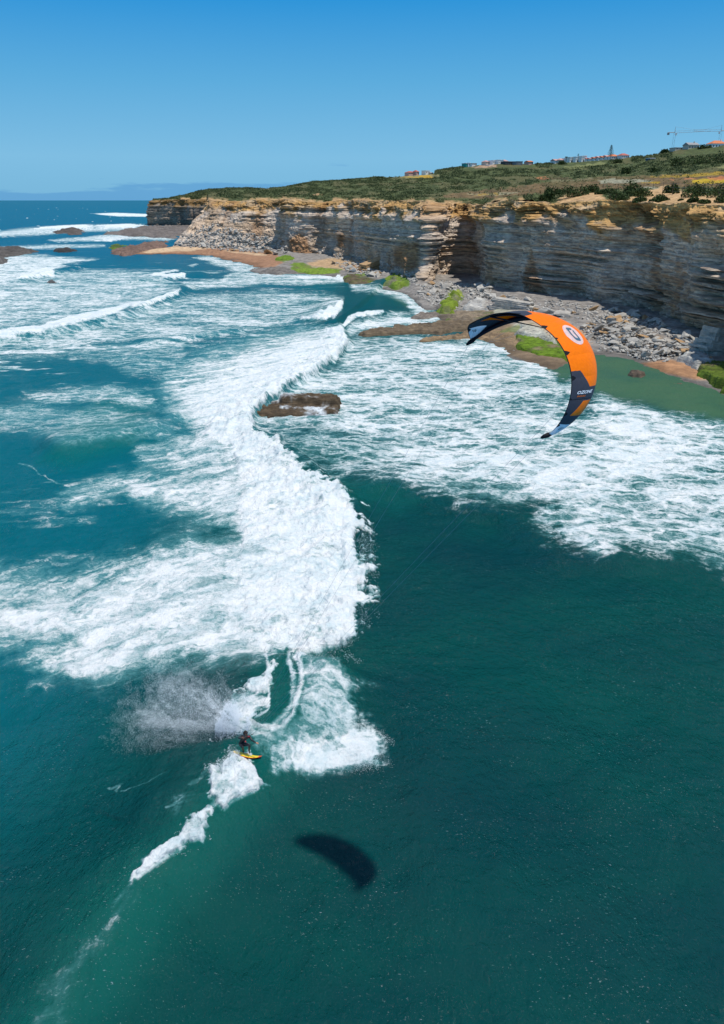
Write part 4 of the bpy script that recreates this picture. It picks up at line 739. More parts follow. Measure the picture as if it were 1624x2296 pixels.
def palm(px, pyb, pyt, D):
    q = atR(px, pyb, D); h = (pyb-pyt)*D/F; o = empty('palm_tree', q); b = MB(); b.bar((0, 0, -1), (.1, 0, h*.85), .35, .25); b.build('trunk', M_WOOD, o)
    b = MB()
    for k in range(14):
        a = k*.9; e = Vector((math.cos(a), math.sin(a), 0)); r = h*.33; z = h*.85; s_ = Vector((-e.y, e.x, 0))*.35; t = [Vector((.1, 0, z))+e*r*u+Vector((0, 0, r*(.5*u-.9*u*u)+(.25 if k % 2 else 0))) for u in (0, .5, 1)]
        b.poly([t[0]-s_*.4, t[0]+s_*.4, t[1]+s_, t[1]-s_, t[2]], [(0, 1, 2, 3), (3, 2, 4)])
    b.build('crown', simple('palm_fronds', (.03, .055, .02)), o); tag(o, 'palm tree left of the zigzag white houses', 'tree')
palm(1269, 364, 352.5, 840)
# ================================================================== BUILDINGS, CRANES, FENCE
M_WIN = simple('window_glass', (.03, .04, .05), .2); MW = {k: simple(k+'_render', c, .8, .06) for k, c in dict(white=(.88,.88,.86), cream=(.58,.53,.45), pink=(.62,.40,.36), grey=(.22,.24,.26), dark=(.06,.07,.08), green=(.05,.35,.30), blue=(.02,.10,.17)).items()}
MR = {k: simple(k+'_roofing', c, .85, .2) for k, c in dict(orange=(.60,.20,.09), red=(.42,.13,.10), pink=(.5,.3,.27), dark=(.05,.05,.055), white=(.75,.75,.74), grey=(.3,.3,.3)).items()}
def house(label, px0, px1, pyb, pyt, wall, roof, style='gable', name='house', nwin=3, dd=0, dep=9., cat='house', blocks=1, grp=None):
    pc = (px0+px1)/2; D = float(RC(pc))-12+dd; q = atR(pc, pyb, D); u = D/F*1.0; w = (px1-px0)*u*.76; h = (pyb-pyt)*u*1.1
    az = math.atan2(q[0], q[1]); o = empty(name, q, -az+.55); hw = h*(.62 if style in ('gable', 'hip') else 1.)
    b = MB(); b.box((0, dep/2, hw/2-2), (w, dep, hw+4)); b.build('wall', MW[wall], o)
    b = MB(); e = .4
    if style == 'gable':
        b.poly([(-w/2-e, -e, hw), (w/2+e, -e, hw), (w/2+e, dep+e, hw), (-w/2-e, dep+e, hw), (-w/2-e, dep/2, h), (w/2+e, dep/2, h), (-w/2-e, -e, hw+.15), (w/2+e, -e, hw+.15), (w/2+e, dep+e, hw+.15), (-w/2-e, dep+e, hw+.15)], [(0, 3, 2, 1), (6, 7, 5, 4), (8, 9, 4, 5), (0, 1, 7, 6), (2, 3, 9, 8), (1, 2, 8, 5, 7), (3, 0, 6, 4, 9)])
    elif style == 'hip':
        r_ = min(w*.3, dep*.45); b.poly([(-w/2-e, -e, hw), (w/2+e, -e, hw), (w/2+e, dep+e, hw), (-w/2-e, dep+e, hw), (-w/2+r_, dep/2, h), (w/2-r_, dep/2, h)], [(0, 3, 2, 1), (0, 1, 5, 4), (1, 2, 5), (2, 3, 4, 5), (3, 0, 4)])
    else: b.box((0, dep/2, h+.22), (w+.5, dep+.5, .4))
    r = b.build('roof', MR[roof], o)
    if style in ('gable', 'hip') and w > 9: c = MB(); c.box((w*.22, dep*.4, h), (.8, .8, 1.6)); c.build('chimney', MW[wall], r)
    for k in range(nwin):
        x = -w/2+w*(k+.5)/nwin; b = MB(); b.box((x, -.03, hw*.55), (min(1.0, w/nwin*.35), .1, min(1.1, hw*.3))); b.build('window', M_WIN, o)
    b = MB(); b.box((w*.35, -.04, 1.0), (.95, .12, 2.)); b.build('door', MR['dark'], o)
    return tag(o, label, cat, grp)
HS = [('pink and white villa with a red roof leftmost on the skyline', 914, 934, 392, 385.5, 'pink', 'red', 'hip', 4), ('tower like end of the red roofed villa', 933, 941, 391, 383.5, 'pink', 'red', 'hip', 1), ('small white flat roofed house right of the red roofed villa', 953, 966, 391, 385, 'white', 'white', 'flat', 2), ('low white outbuilding beside the small flat roofed house', 965, 972, 391, 387, 'cream', 'grey', 'gable', 1),
      ('tiny green ended shed leftmost on the middle skyline', 1044.6, 1050, 372.5, 368, 'green', 'white', 'flat', 1), ('tiny white shed beside the green ended one', 1050, 1055, 372.5, 367.5, 'white', 'white', 'flat', 1), ('long low white shed on the middle skyline', 1057, 1071, 371.5, 368, 'white', 'grey', 'flat', 3), ('cream house with a pale hipped roof left of the white modern villas', 1088, 1100, 368, 361.5, 'cream', 'pink', 'hip', 2),
      ('white box shaped villa left of the largest modern one', 1103, 1116, 369, 362.5, 'white', 'white', 'flat', 3), ('large white modern villa with flat roof', 1115, 1131, 370.5, 362, 'white', 'white', 'flat', 3), ('pale pink house with hipped roof behind the white modern villa', 1130, 1141, 367, 360, 'cream', 'pink', 'hip', 2), ('black modern glass fronted house', 1129, 1156, 374, 365.5, 'dark', 'grey', 'flat', 5), ('grey green modern house right of the black one', 1156, 1174, 373.5, 365.5, 'grey', 'dark', 'flat', 4),
      ('long white terrace wall house below the white modern villas', 1092, 1128, 376, 372, 'white', 'white', 'flat', 4), ('small house with a bright orange roof and wall', 1184, 1197, 368, 362, 'pink', 'orange', 'gable', 2),
      ('pale house with pink roof at the left end of the village', 1243, 1256, 367, 359, 'white', 'pink', 'gable', 2), ('pale hipped roof house beside the palm', 1254, 1268, 365, 357.5, 'cream', 'pink', 'hip', 2)]
for i, r in enumerate(HS): house(r[0], *r[1:5], r[5], r[6], r[7], nwin=r[8], dd=(-18 if 'below' in r[0] or 'black' in r[0] or 'green modern' in r[0] else (6 if 'behind' in r[0] else 0)))
for k in range(7): house('white terraced house in the stepped zigzag row, %s' % ['leftmost', 'second from the left', 'third from the left', 'in the middle', 'third from the right', 'second from the right', 'rightmost'][k], 1270+k*6.6, 1276.3+k*6.6, 366-k*.5, [358, 356.5, 358, 355.5, 357.5, 354.5, 353.5][k], 'white', 'white', 'flat', nwin=2, grp='white terraced houses on the skyline', dd=-(k % 2)*4)
for k in range(8): house('house with orange tiled roof in the village row, %s' % ['leftmost', 'second', 'third', 'fourth', 'fifth', 'sixth, beside the tall conifer', 'seventh, larger', 'rightmost, with a raised roof'][k], *[(1314,1322,362,355.5), (1322,1332,361,355.5), (1332,1341,360.5,354), (1341,1350,360,352.5), (1350,1359,359,352), (1359,1368,358.5,350.5), (1368,1391,358,349), (1392,1413,356,347)][k], 'white', ['red','pink','orange','pink','orange','pink','orange','red'][k], 'hip' if k > 5 else 'gable', nwin=2+k//6*2, grp='orange roofed houses of the village')
house('white bungalow with grey gabled roof left of the skyline trees on the right', 1541, 1569, 335.5, 324, 'cream', 'grey', 'gable', nwin=4); house('white two storey house with an orange roof at the right edge', 1593, 1632, 334, 320.5, 'white', 'orange', 'hip', nwin=5); house('low pale wall and shed on the skyline right of the crane', 1512, 1534, 336, 333, 'cream', 'grey', 'flat', nwin=2, cat='shed', name='shed')
house('dark blue shed with a flat white roof alone on the green slope', 1454.6, 1469.7, 366, 358.5, 'blue', 'white', 'flat', nwin=2, name='shed', cat='shed', dd=-90, dep=6)
M_ST = simple('crane_steel', (.30, .33, .35), .5)
def crane(label, px, pyb, pyt, jx, D, side):
    q = atR(px, pyb, D); u = D/F*1.06; h = (pyb-pyt)*u; jl = abs(jx-px)*u; o = empty('tower_crane', q, -math.atan2(q[0], q[1])); b = MB(); w = .8
    for sx in (-w, w):
        for sy in (-w, w): b.bar((sx, sy, -3), (sx, sy, h), .07, n=4)
    for k in range(int(h/2)):
        z = k*2.; s_ = 1 if k % 2 else -1; b.bar((-w*s_, -w, z), (w*s_, -w, z+2), .035, n=4); b.bar((-w, -w*s_, z), (-w, w*s_, z+2), .035, n=4)
    b.build('mast', M_ST, o); b = MB(); sg = side
    b.bar((0, -w, h), (sg*jl, -w*.6, h+.8), .07, n=4); b.bar((0, w, h), (sg*jl, w*.6, h+.8), .07, n=4); b.bar((0, 0, h+1.6), (sg*jl, 0, h+2), .07, n=4)
    for k in range(int(jl/2)): b.bar((sg*k*2, -w*(1 if k % 2 else 0), h+(0 if k % 2 else 1.6)), (sg*(k+1)*2, -w*(0 if k % 2 else 1), h+(1.6 if k % 2 else 0)), .035, n=4)
    b.build('jib', M_ST, o); b = MB(); b.bar((0, 0, h+.5), (-sg*jl*.2, 0, h+.6), .3, n=4); b.bar((0, 0, h), (0, 0, h+5), .25, .1, n=4); b.bar((0, 0, h+5), (sg*jl*.6, 0, h+1.9), .05, n=4); b.build('counter_jib', M_ST, o)
    b = MB(); b.box((-sg*jl*.18, 0, h-.5), (2., 1.4, 1.8)); b.build('counterweight', MR['grey'], o); b = MB(); b.box((sg*1.2, -1.3, h-1), (1.5, 1.4, 1.9)); b.build('cab', MW['white'], o); tag(o, label, 'crane')
crane('slender tower crane with its jib to the right, standing on the skyline', 1507.8, 338, 309.5, 1567, 800, 1); crane('tower crane with its jib to the left behind the house at the right edge', 1612, 326, 304, 1567, 820, -1)
def post(parent, a, h, r=.06): b = MB(); b.bar(a, (a[0], a[1], a[2]+h), r, r*.85); return b.build('post', M_WOOD, parent)
FP = [(1352,414,420),(1367,411.5,420),(1387,411,419),(1443,408,425),(1464,411,427),(1485,415,434),(1507,417,439),(1609,419,444),(1640,420,446)]
o = None; ends = []
for px, t_, b_ in FP:
    D = float(land_r(px, b_)); q = atR(px, b_, D)
    if o is None: o = empty('wire_fence', q); q0 = q; tag(o, 'thin wire fence on wooden posts crossing the cliff top behind the bushes', 'fence')
    h = (b_-t_)*D/F*1.05; post(o, q-q0-[0, 0, .4], h+.4); ends.append((q-q0, h))
b = MB()
for (a, ha), (c, hc_) in zip(ends[:-1], ends[1:]):
    for k in (.35, .65, .92): b.bar(a+[0, 0, ha*k], c+[0, 0, hc_*k], .012, n=3)
b.build('wire', M_ST, o)
qs = [atR(px, pb, float(land_r(1546, 441))) for px, pb in ((1529,440),(1543,441.5),(1563.5,440.5))]; o = empty('wooden_rails', qs[0]); tag(o, 'three wooden posts joined by a crossbar beside the sand path', 'fence'); u = float(land_r(1546, 441))/F
for q, h in zip(qs, (18, 20, 18)): post(o, q-qs[0]-[0, 0, .4], h*u+.4, .09)
b = MB(); b.bar(qs[0]-qs[0]+[0, 0, 14.5*u], qs[2]-qs[0]+[0, 0, 15*u], .06); b.build('crossbar', M_WOOD, o)
# ================================================================== THE KITE
KP = np.array([6.4425, 22.574, 23.8195, -0.0102, .7223, -.7325, 1.954, 1.9125, 1.788, 1.2484, 1.341, .2389, -.5336, 1.2723, .9895, -.2584, .0242])
def rodr(w_):
    th = np.linalg.norm(w_); k = w_/th; K = np.array([[0, -k[2], k[1]], [k[2], 0, -k[0]], [-k[1], k[0], 0]]); return np.eye(3)+math.sin(th)*K+(1-math.cos(th))*K@K
KR = rodr(KP[3:6]); KC = KP[:3]
def kedge(s):
    a, b, Phi, k, c0, ct = KP[6:12]; ph = Phi*s; x = a*np.sin(ph); z = b*(np.cos(ph)-1); y = -k*np.abs(s)**2.5
    ch = c0*(1-(1-ct)*np.abs(s)**2.2)*np.clip(1-np.abs(s)**8, .25, 1)*(1+.35*sst(-.3, -.8, s)); an = KP[15]+KP[16]*s**2-.35*sst(-.3, -.8, s)
    le = np.stack([x, y, z], -1); te = np.stack([x*KP[14], y-ch*np.cos(an), z+ch*np.sin(an)], -1)
    te = te+(np.array([-.24, .0, .27])@KR)*sst(-.10, -.55, s)[..., None]*sst(-1.0, -.7, s)[..., None]
    nr = np.stack([np.sin(ph)/a, 0*x, np.cos(ph)/b], -1); nr /= np.linalg.norm(nr, axis=-1)[..., None]; return le, te, nr, ch
def kpt(s, t, off=0.):                    # local point on the canopy: s along the span, t from leading to trailing edge
    s = np.asarray(s, float); t = np.asarray(t, float); le, te, nr, ch = kedge(s)
    rib = .018*np.abs(np.sin(s*math.pi/.185*1.0))**.7
    camb = ch*.30*(t*(1-t)**1.6)+rib*np.sin(np.clip(t, 0, 1)*3.14)-.0+.05*(1-t)
    return (le+(te-le)*t[..., None]+nr*(camb+off)[..., None])
def kw(P): return P@KR.T
kite = empty('kite', KC); tag(kite, 'orange and dark grey inflatable kite arching in the air with white end panels', 'kite')
def fab(name, col, rough=.45, tr=.22):
    m = NT(name); n = m.noise(m.pos(), 14, 3).outputs[0]; c = m.mix(m.mr(n, .3, .7), c4([v*.94 for v in col]), c4([min(1, v*1.06) for v in col]))
    m.set(color=c, rough=rough, spec=.15, normal=m.bump(m.noise(m.vmap(m.pos(), (2, 2, 2)), 2.2, 4).outputs[0], .25, .05))
    t = m.n('ShaderNodeBsdfTranslucent', {0: c}); x = m.n('ShaderNodeMixShader', {0: tr, 1: m.b.outputs[0], 2: t.outputs[0]}); m.t.links.new(x.outputs[0], m.o.inputs[0]); return m.m
K_OR = fab('orange_cloth', (1., .20, .0), tr=.12); K_GR = fab('slate_cloth', (.060, .062, .082)); K_BK = fab('black_cloth', (.010, .010, .013), .6, .05); K_WH = fab('white_cloth', (.88, .90, .95), tr=.5); K_TUBE = fab('black_tube_cloth', (.012, .011, .02), .5, .0); K_LOGO = fab('blue_grey_print', (.075, .14, .20), .6, .0); K_PRW = fab('white_print', (.85, .86, .9), .6, .0)
NS, NTT = 640, 96
s1, t1 = np.linspace(-1, 1, NS), np.linspace(0, 1, NTT); Sg, Tg = np.meshgrid(s1, t1); Pk = kw(kpt(Sg, Tg))
sc, tc_ = (s1[:-1]+s1[1:])/2, (t1[:-1]+t1[1:])/2; Sc, Tc = np.meshgrid(sc, tc_); A_ = np.abs(Sc)
mi = np.zeros(Sc.shape, int)
bnd = np.interp(Tc, [0, .36, .37, .70, 1.], [.455, .455, .45, .315, .31]); mi[A_ > bnd] = 1
pt = (A_ > .57) & (A_ < .705) & (Tc > .03) & (Tc < np.interp(A_, [.57, .70], [.44, .70])); mi[pt] = 0
mi[(A_ > .80) & (A_ < .955) & (Tc > np.interp(A_, [.80, .955], [.20, .05]))] = 3
tabs = [.15, .37, .69, .82]; te_b = np.full(Sc.shape, .965-.03*0)
for q in tabs: te_b -= .13*np.clip(1-np.abs((A_-q)/.022), 0, 1)**.6
for q in (0, .55): te_b -= .07*np.clip(1-np.abs((A_-q)/.012), 0, 1)
mi[Tc > te_b] = 2; mi[A_ > .955] = 2; mi[(np.abs(A_-.555) < .004)] = 2
me = npmesh('canopy', Pk, gridf(NTT, NS), True, None, mi.ravel()); canopy = link('canopy', me, kite, [K_OR, K_GR, K_BK, K_WH])
mo = canopy.modifiers.new('thick', 'SOLIDIFY'); mo.thickness = .004
def tube(name, pts, rad, mat, parent, n=14, mi_f=None, mats=None):
    pts = np.asarray(pts); V = []; tg = np.gradient(pts, axis=0); tg /= np.linalg.norm(tg, axis=1)[:, None]; u = np.cross(tg[0], [0.3, .5, .8]); 
    for p, t, r in zip(pts, tg, rad):
        u = u-t*(u@t); u /= np.linalg.norm(u); v = np.cross(t, u); V += [p+r*(u*math.cos(a)+v*math.sin(a)) for a in np.linspace(0, 2*math.pi, n, endpoint=False)]
    m = len(pts); F_ = [(i*n+j, i*n+(j+1) % n, (i+1)*n+(j+1) % n, (i+1)*n+j) for i in range(m-1) for j in range(n)]
    me = npmesh(name, np.array(V), np.array(F_), True, None, None if mi_f is None else np.repeat(mi_f, n)); bm = bmesh.new(); bm.from_mesh(me); bmesh.ops.holes_fill(bm, edges=[e for e in bm.edges if e.is_boundary]); bm.to_mesh(me); bm.free()
    return link(name, me, parent, mats or [mat])
sL = np.linspace(-1, 1, 160); le, te, nr, ch = kedge(sL); rad = (.115*(1-.62*np.abs(sL)**1.3)); mid = (le-nr*(rad*.9)[:, None]+(te-le)*.03)
mid2 = mid+nr*.045; smd = np.abs((sL[1:]+sL[:-1])/2)
tube('leading_edge', kw(mid2), rad, None, kite, 16, (smd > .455).astype(int), [K_OR, K_TUBE])
for q in (-.555, 0., .555):
    tt = np.linspace(.03, 1.06, 20); p = kw(kpt(np.full(20, q), tt, -.035)); st_ = tube('strut', p, .04*(1-.35*tt), K_TUBE, kite, 10)
for q in (-1, 1):
    le_, te_, _, _ = kedge(np.array([q*1.])); a = kw(le_[0]*1.); b = kw(te_[0]); c = kw(kedge(np.array([q*.955]))[0][0]); d = (a-c)*1.1
    tube('wing_tip', np.array([c, (a+b)/2*.5+c*.5, (a+b)/2, (a+b)/2+d*.45]), [.05, .075, .06, .03], K_BK, kite, 10)
def patch(name, fn, verts, faces, mat):   # a flat print carried by the curved cloth, on both faces
    v2 = np.asarray(verts, float); P = []
    for off in (.012, -.016): s_, t_ = fn(v2); P.append(kw(kpt(s_, t_, off)))
    P = np.concatenate(P); n = len(v2); me = bpy.data.meshes.new(name); me.from_pydata(P.tolist(), [], [list(f) for f in faces]+[[i+n for i in f] for f in faces]); me.update(); return link(name, me, canopy, [mat])
def textpatch(body, fn, mat, shear=0., bold=0., name='lettering'):
    cu = bpy.data.curves.new('t', 'FONT'); cu.body = body; cu.size = 1; cu.align_x = 'CENTER'; cu.align_y = 'CENTER'; cu.shear = shear; cu.offset = bold; cu.resolution_u = 2
    ob = bpy.data.objects.new('t', cu); COL.objects.link(ob); dg = bpy.context.evaluated_depsgraph_get(); me = ob.evaluated_get(dg).to_mesh(); bm = bmesh.new(); bm.from_mesh(me); bmesh.ops.triangulate(bm, faces=bm.faces[:])
    bmesh.ops.subdivide_edges(bm, edges=[e for e in bm.edges if e.calc_length() > .15], cuts=2); bm.verts.ensure_lookup_table()
    v = [x.co[:2] for x in bm.verts]; f = [[x.index for x in g.verts] for g in bm.faces]; bm.free(); bpy.data.objects.remove(ob); return patch(name, fn, v, f, mat)
LU = 3.45                                  # metres of arc per unit s
def disc(n=48, rx=1., ry=1., k=1.): a = np.linspace(0, 2*math.pi, n, endpoint=False); return np.stack([np.sign(np.cos(a))*np.abs(np.cos(a))**k*rx, np.sign(np.sin(a))*np.abs(np.sin(a))**k*ry], 1)
cen = lambda v: (v[:, 0]/LU, .43-v[:, 1]/1.34)
def ringf(n): return [(i, (i+1) % n, n+(i+1) % n, n+i) for i in range(n)]
N_ = 48; rings = np.concatenate([disc(N_, .37*q, .30*q) for q in (1, .75, .5, .25, .05)]); fc = [tuple(x+k*N_ for x in f) for k in range(4) for f in ringf(N_)]+[tuple(range(4*N_, 5*N_))]
patch('badge', lambda v: cen(v), rings, fc, K_WH)
def cen2(v): s_, t_ = cen(v); return s_, t_
old = kpt
o_r = disc(N_, .245, .115, .45); i_r = disc(N_, .155, .062, .5); ring = np.concatenate([o_r, i_r]); ring[:, 0] += ring[:, 1]*.25
fr_ = [f for i, f in enumerate(ringf(N_)) if not (16 <= i <= 18)]
P_ = []
for off in (.02,): s_, t_ = cen(ring); P_.append(kw(kpt(s_, t_, off)))
me = bpy.data.meshes.new('emblem'); me.from_pydata(P_[0].tolist(), [], [list(f) for f in fr_]); me.update(); link('emblem', me, canopy, [K_LOGO])
textpatch('OZONE', lambda v: (.497-v[:, 1]*.036-v[:, 0]*.000, .50-v[:, 0]*.165), K_PRW, .25, .02)
textpatch('ENDURO', lambda v: (.528-v[:, 1]*.018, .60-v[:, 0]*.075), K_OR, .1, .01)
textpatch('07', lambda v: (.855-v[:, 1]*.05, .62-v[:, 0]*.24-v[:, 1]*.04), K_BK, .2, .0)
textpatch('07', lambda v: (-.855+v[:, 1]*.05, .62+v[:, 0]*.24+v[:, 1]*.04), K_BK, .2, .0)
# ================================================================== THE RIDER
YR = 30.7
def z6(x, y, dy=0.): return Vector(atY((860+x/8.12)*.581662, (2700+y/8.12)*.581662, YR+dy))
M_SUIT = simple('wetsuit_rubber', (.010, .010, .014), .45, .4, 6, .5); M_SKIN = simple('skin', (.50, .22, .13), .6); M_HAIR = simple('dark_hair', (.02, .012, .008), .6); M_RED = simple('red_harness_print', (.45, .03, .05), .5)
def skin(name, joints, edges, mat, parent, root=0, sub=2):
    me = bpy.data.meshes.new(name); me.from_pydata([tuple(j[0]) for j in joints], edges, []); o = bpy.data.objects.new(name, me); COL.objects.link(o)
    md = o.modifiers.new('s', 'SKIN'); md.use_smooth_shade = True; sv = me.skin_vertices[0].data
    for v, j in zip(sv, joints): r = j[1]; v.radius = r if isinstance(r, tuple) else (r, r)
    sv[root].use_root = True; m2 = o.modifiers.new('u', 'SUBSURF'); m2.levels = m2.render_levels = sub
    dg = bpy.context.evaluated_depsgraph_get(); dg.update(); nm_ = bpy.data.meshes.new_from_object(o.evaluated_get(dg)); bpy.data.objects.remove(o); nm_.name = name
    nm_.materials.clear(); return link(name, nm_, parent, [mat] if not isinstance(mat, list) else mat)
rider = empty('person', z6(640, 1640, .1)); org = rider.location.copy(); tag(rider, 'dark haired person in black wetsuit crouching on the yellow board, arm stretched out', 'person')
J = lambda x, y, d=0.: z6(x, y, d)-org
pel, wai, che, nek, hed = J(565, 1325, .16), J(590, 1270, .1), J(690, 1165, .0), J(722, 1095, -.06), J(708, 1052, -.1)
shr, elr, wrr, har = J(825, 1120, -.05), J(905, 1245, -.22), J(1030, 1322, -.38), J(1090, 1343, -.43)
shl, ell, wrl, hal = J(590, 1120, .12), J(490, 1180, -.05), J(590, 1182, -.30), J(640, 1168, -.36)
hpr, knr, anr, tor = J(620, 1365, .06), J(835, 1395, -.30), J(815, 1560, -.16), J(840, 1660, -.32)
hpl, knl, anl, tol = J(540, 1360, .22), J(610, 1455, -.28), J(640, 1570, .06), J(650, 1650, -.12)
jt = [(pel, (.155, .125)), (wai, (.135, .11)), (che, (.175, .125)), (nek, .062), (hed, .07),
      ((che+shr)/2, .11), (shr, .078), (elr, .050), (wrr, .036), ((che+shl)/2, .11), (shl, .078), (ell, .052), (wrl, .036),
      (hpr, .115), (knr, .072), (anr, .046), (tor, .036), (hpl, .115), (knl, .072), (anl, .046), (tol, .036)]
ed_ = [(0,1),(1,2),(2,3),(3,4),(2,5),(5,6),(6,7),(7,8),(2,9),(9,10),(10,11),(11,12),(0,13),(13,14),(14,15),(15,16),(0,17),(17,18),(18,19),(19,20)]
body = skin('body', jt, ed_, M_SUIT, rider)
# head with brow, nose, chin, ears
def head():
    bm = bmesh.new(); bmesh.ops.create_uvsphere(bm, u_segments=28, v_segments=20, radius=.1)
    for v in bm.verts:
        x, y, z = v.co; v.co = Vector((x*.78, y*.95, z*1.18)); f = max(0, -y/.1)
        if f > .3: v.co.y += -.022*math.exp(-((x/.018)**2+((z+.008)/.022)**2))-.008*math.exp(-((z-.03)/.012)**2)+.010*math.exp(-(((abs(x)-.03)/.014)**2+((z-.012)/.012)**2))-.006*math.exp(-((x/.03)**2+((z+.055)/.008)**2))
        if z < -.05: v.co.x *= 1-.25*(-z-.05)/.05
        v.co.x += (1 if x > 0 else -1)*.014*math.exp(-(((abs(x)-.1)/.03)**2+(z/.025)**2+(y/.02)**2))
    return bm
fz = Matrix.Translation(hed+Vector((0, 0, .035))) @ Matrix.Rotation(1.25, 4, 'Z') @ Matrix.Rotation(.55, 4, 'X')
bm = head(); bm.transform(fz); me = bpy.data.meshes.new('head'); bm.to_mesh(me); bm.free(); me.polygons.foreach_set('use_smooth', [True]*len(me.polygons)); hd = link('head', me, rider, [M_SKIN])
bm = bmesh.new(); bmesh.ops.create_icosphere(bm, subdivisions=4, radius=.112)
for v in bm.verts:
    n_ = float(fbm(np.array(v.co.x*45), np.array(v.co.y*45), v.co.z*45, 2)); v.co *= .94+.2*n_; v.co.z = v.co.z*1.1+.018; v.co.y += .014
    if v.co.y < -.035 and v.co.z < .07: v.co.y = -.035+(v.co.y+.035)*.2
    if v.co.z < -.06: v.co.z = -.06
bm.transform(fz); me = bpy.data.meshes.new('hair'); bm.to_mesh(me); bm.free(); link('hair', me, rider, [M_HAIR])
def hand(name, wr, fw, up, curl):
    fw = fw.normalized(); up = (up-fw*up.dot(fw)).normalized(); sd = fw.cross(up)
    js = [(wr, .028), (wr+fw*.045, (.036, .018)), (wr+fw*.085, (.042, .016))]; es = [(0, 1), (1, 2)]
    for k, (sx, ln) in enumerate(((-.032, .062), (-.011, .075), (.011, .070), (.031, .055))):
        b_ = wr+fw*.085+sd*sx; m_ = b_+fw*ln*.6-up*curl*.02; e_ = m_+(fw*(1-curl)-up*curl).normalized()*ln*.5; i = len(js); js += [(b_, .010), (m_, .0088), (e_, .0075)]; es += [(2, i), (i, i+1), (i+1, i+2)]
    i = len(js); js += [(wr+fw*.035-sd*.04, .012), (wr+fw*.07-sd*.062-up*.01, .010), (wr+fw*.098-sd*.06-up*.015, .008)]; es += [(1, i), (i, i+1), (i+1, i+2)]
    return skin(name, js, es, M_SKIN, rider, 0, 1)
hand('hand', wrr, har-wrr, Vector((0, 0, 1)), .35); hand('hand', wrl, hal-wrl, Vector((0, -.5, 1)), .85)
def strip(name, a, b, r, mat):
    bb = MB(); bb.bar(a, b, r, r*.9, 10); return bb.build(name, mat, rider, True)
o = skin('harness', [(wai-Vector((0,0,.03)), (.152,.126)), (wai*.7+che*.3, (.150, .125))], [(0, 1)], simple('harness_cloth', (.02, .02, .026), .5), rider, 0, 2)
for a, b, r in ((J(770, 1128, -.14), J(850, 1135, -.16), .03), (J(690, 1270, -.12), J(725, 1310, -.14), .03), (J(560, 1440, -.14), J(590, 1470, -.2), .025)): strip('red_panel', a, b, r, M_RED)
# board
def board():
    tail = z6(330, 1610, .1); nose = z6(1195, 1838, -.28); ax = (nose-tail).normalized(); L_ = (nose-tail).length; wd = Vector((0, math.cos(-.36), math.sin(-.36))); wd = (wd-ax*wd.dot(ax)).normalized(); up = ax.cross(wd)
    if up.z < 0: up = -up
    o = empty('surfboard', (nose+tail)/2); tag(o, 'yellow surfboard with an orange rail, its pointed nose out of the foam', 'surfboard'); n = 40; rows = []
    V = []; F_ = []; mi = []
    K = 16
    for i in range(n+1):
        u = i/n; x = (u-.5)*L_; w_ = .245*(np.sin(math.pi*min(1, max(0, u*.93+.05)))**.62); rk = .16*max(0, (u-.55)/.45)**2.2+.04*max(0, (.2-u)/.2)**2
        for k in range(K):
            a = 2*math.pi*k/K; V.append(tuple(ax*x+wd*(w_*math.copysign(abs(math.cos(a))**.7, math.cos(a)))+up*(.034*math.sin(a)*(1-.5*abs(u-.5)*2)+rk)))
    for i in range(n):
        for k in range(K): F_.append((i*K+k, i*K+(k+1) % K, (i+1)*K+(k+1) % K, (i+1)*K+k)); mi.append(0 if (1 <= k <= 6) and i < n-4 else 1)
    me = npmesh('board_body', np.array(V), np.array(F_), True, None, mi); bm = bmesh.new(); bm.from_mesh(me); bmesh.ops.holes_fill(bm, edges=[e for e in bm.edges if e.is_boundary]); bmesh.ops.recalc_face_normals(bm, faces=bm.faces); bm.to_mesh(me); bm.free()
    link('deck', me, o, [simple('yellow_deck', (.88, .62, .02), .35, .05), simple('orange_rail', (.75, .10, .02), .35, .08)])
    for q in (-.07, 0, .07):
        b = MB(); c = -ax*(L_*.42)+wd*q; b.poly([c-ax*.05-up*.02, c+ax*.06-up*.02, c-ax*.07-up*.12, c-ax*.05-up*.02+wd*.008, c+ax*.06-up*.02+wd*.008, c-ax*.07-up*.12+wd*.008], [(0,1,2),(3,5,4),(0,3,4,1),(1,4,5,2),(2,5,3,0)]); b.build('fin', M_SUIT, o)
board()
# control bar and the flying lines
ba, bb_ = z6(640, 1165, -.36), z6(950, 1045, -.10); bc = (ba+bb_)/2; bar = empty('control_bar', bc); tag(bar, 'black control bar held close to the chest of the crouching rider', 'control bar')
b = MB(); b.bar(ba-bc, bb_-bc, .014, n=10); b.build('handle', M_SUIT, bar); b = MB(); b.bar(bb_-bc-(bb_-ba).normalized()*.1, bb_-bc+(bb_-ba).normalized()*.03, .026, .012, 8); b.build('bar_end', M_SUIT, bar); b = MB(); b.bar(ba-bc, ba-bc-(bb_-ba).normalized()*.08, .024, .014, 8); b.build('bar_end', M_SUIT, bar)
M_LINE = simple('line_fibre', (.30, .32, .36), .6)
tips = [kw(kedge(np.array([q*1.]))[0][0])+KC for q in (-1., 1.)]; bri = [kw(kedge(np.array([q]))[0][0])+KC for q in (-.5, -.2, .2, .5)]
cen_k = np.mean(tips, 0)
for a, t_ in ((ba, tips[0]), (bb_, tips[1])): b = MB(); b.bar(Vector(a)-bc, Vector(t_)-bc, .0045, n=3); b.build('line', M_LINE, bar)
for sd, (i, j) in ((0, (0, 1)), (1, (2, 3))):
    t = tips[sd]*.82+np.mean(bri, 0)*.18; b = MB(); b.bar(Vector((0, 0, 0)), Vector(t)-bc, .0045, n=3)
    for q in (i, j): b.bar(Vector(t)-bc, Vector(bri[q])-bc, .0035, n=3)
    b.build('line', M_LINE, bar)
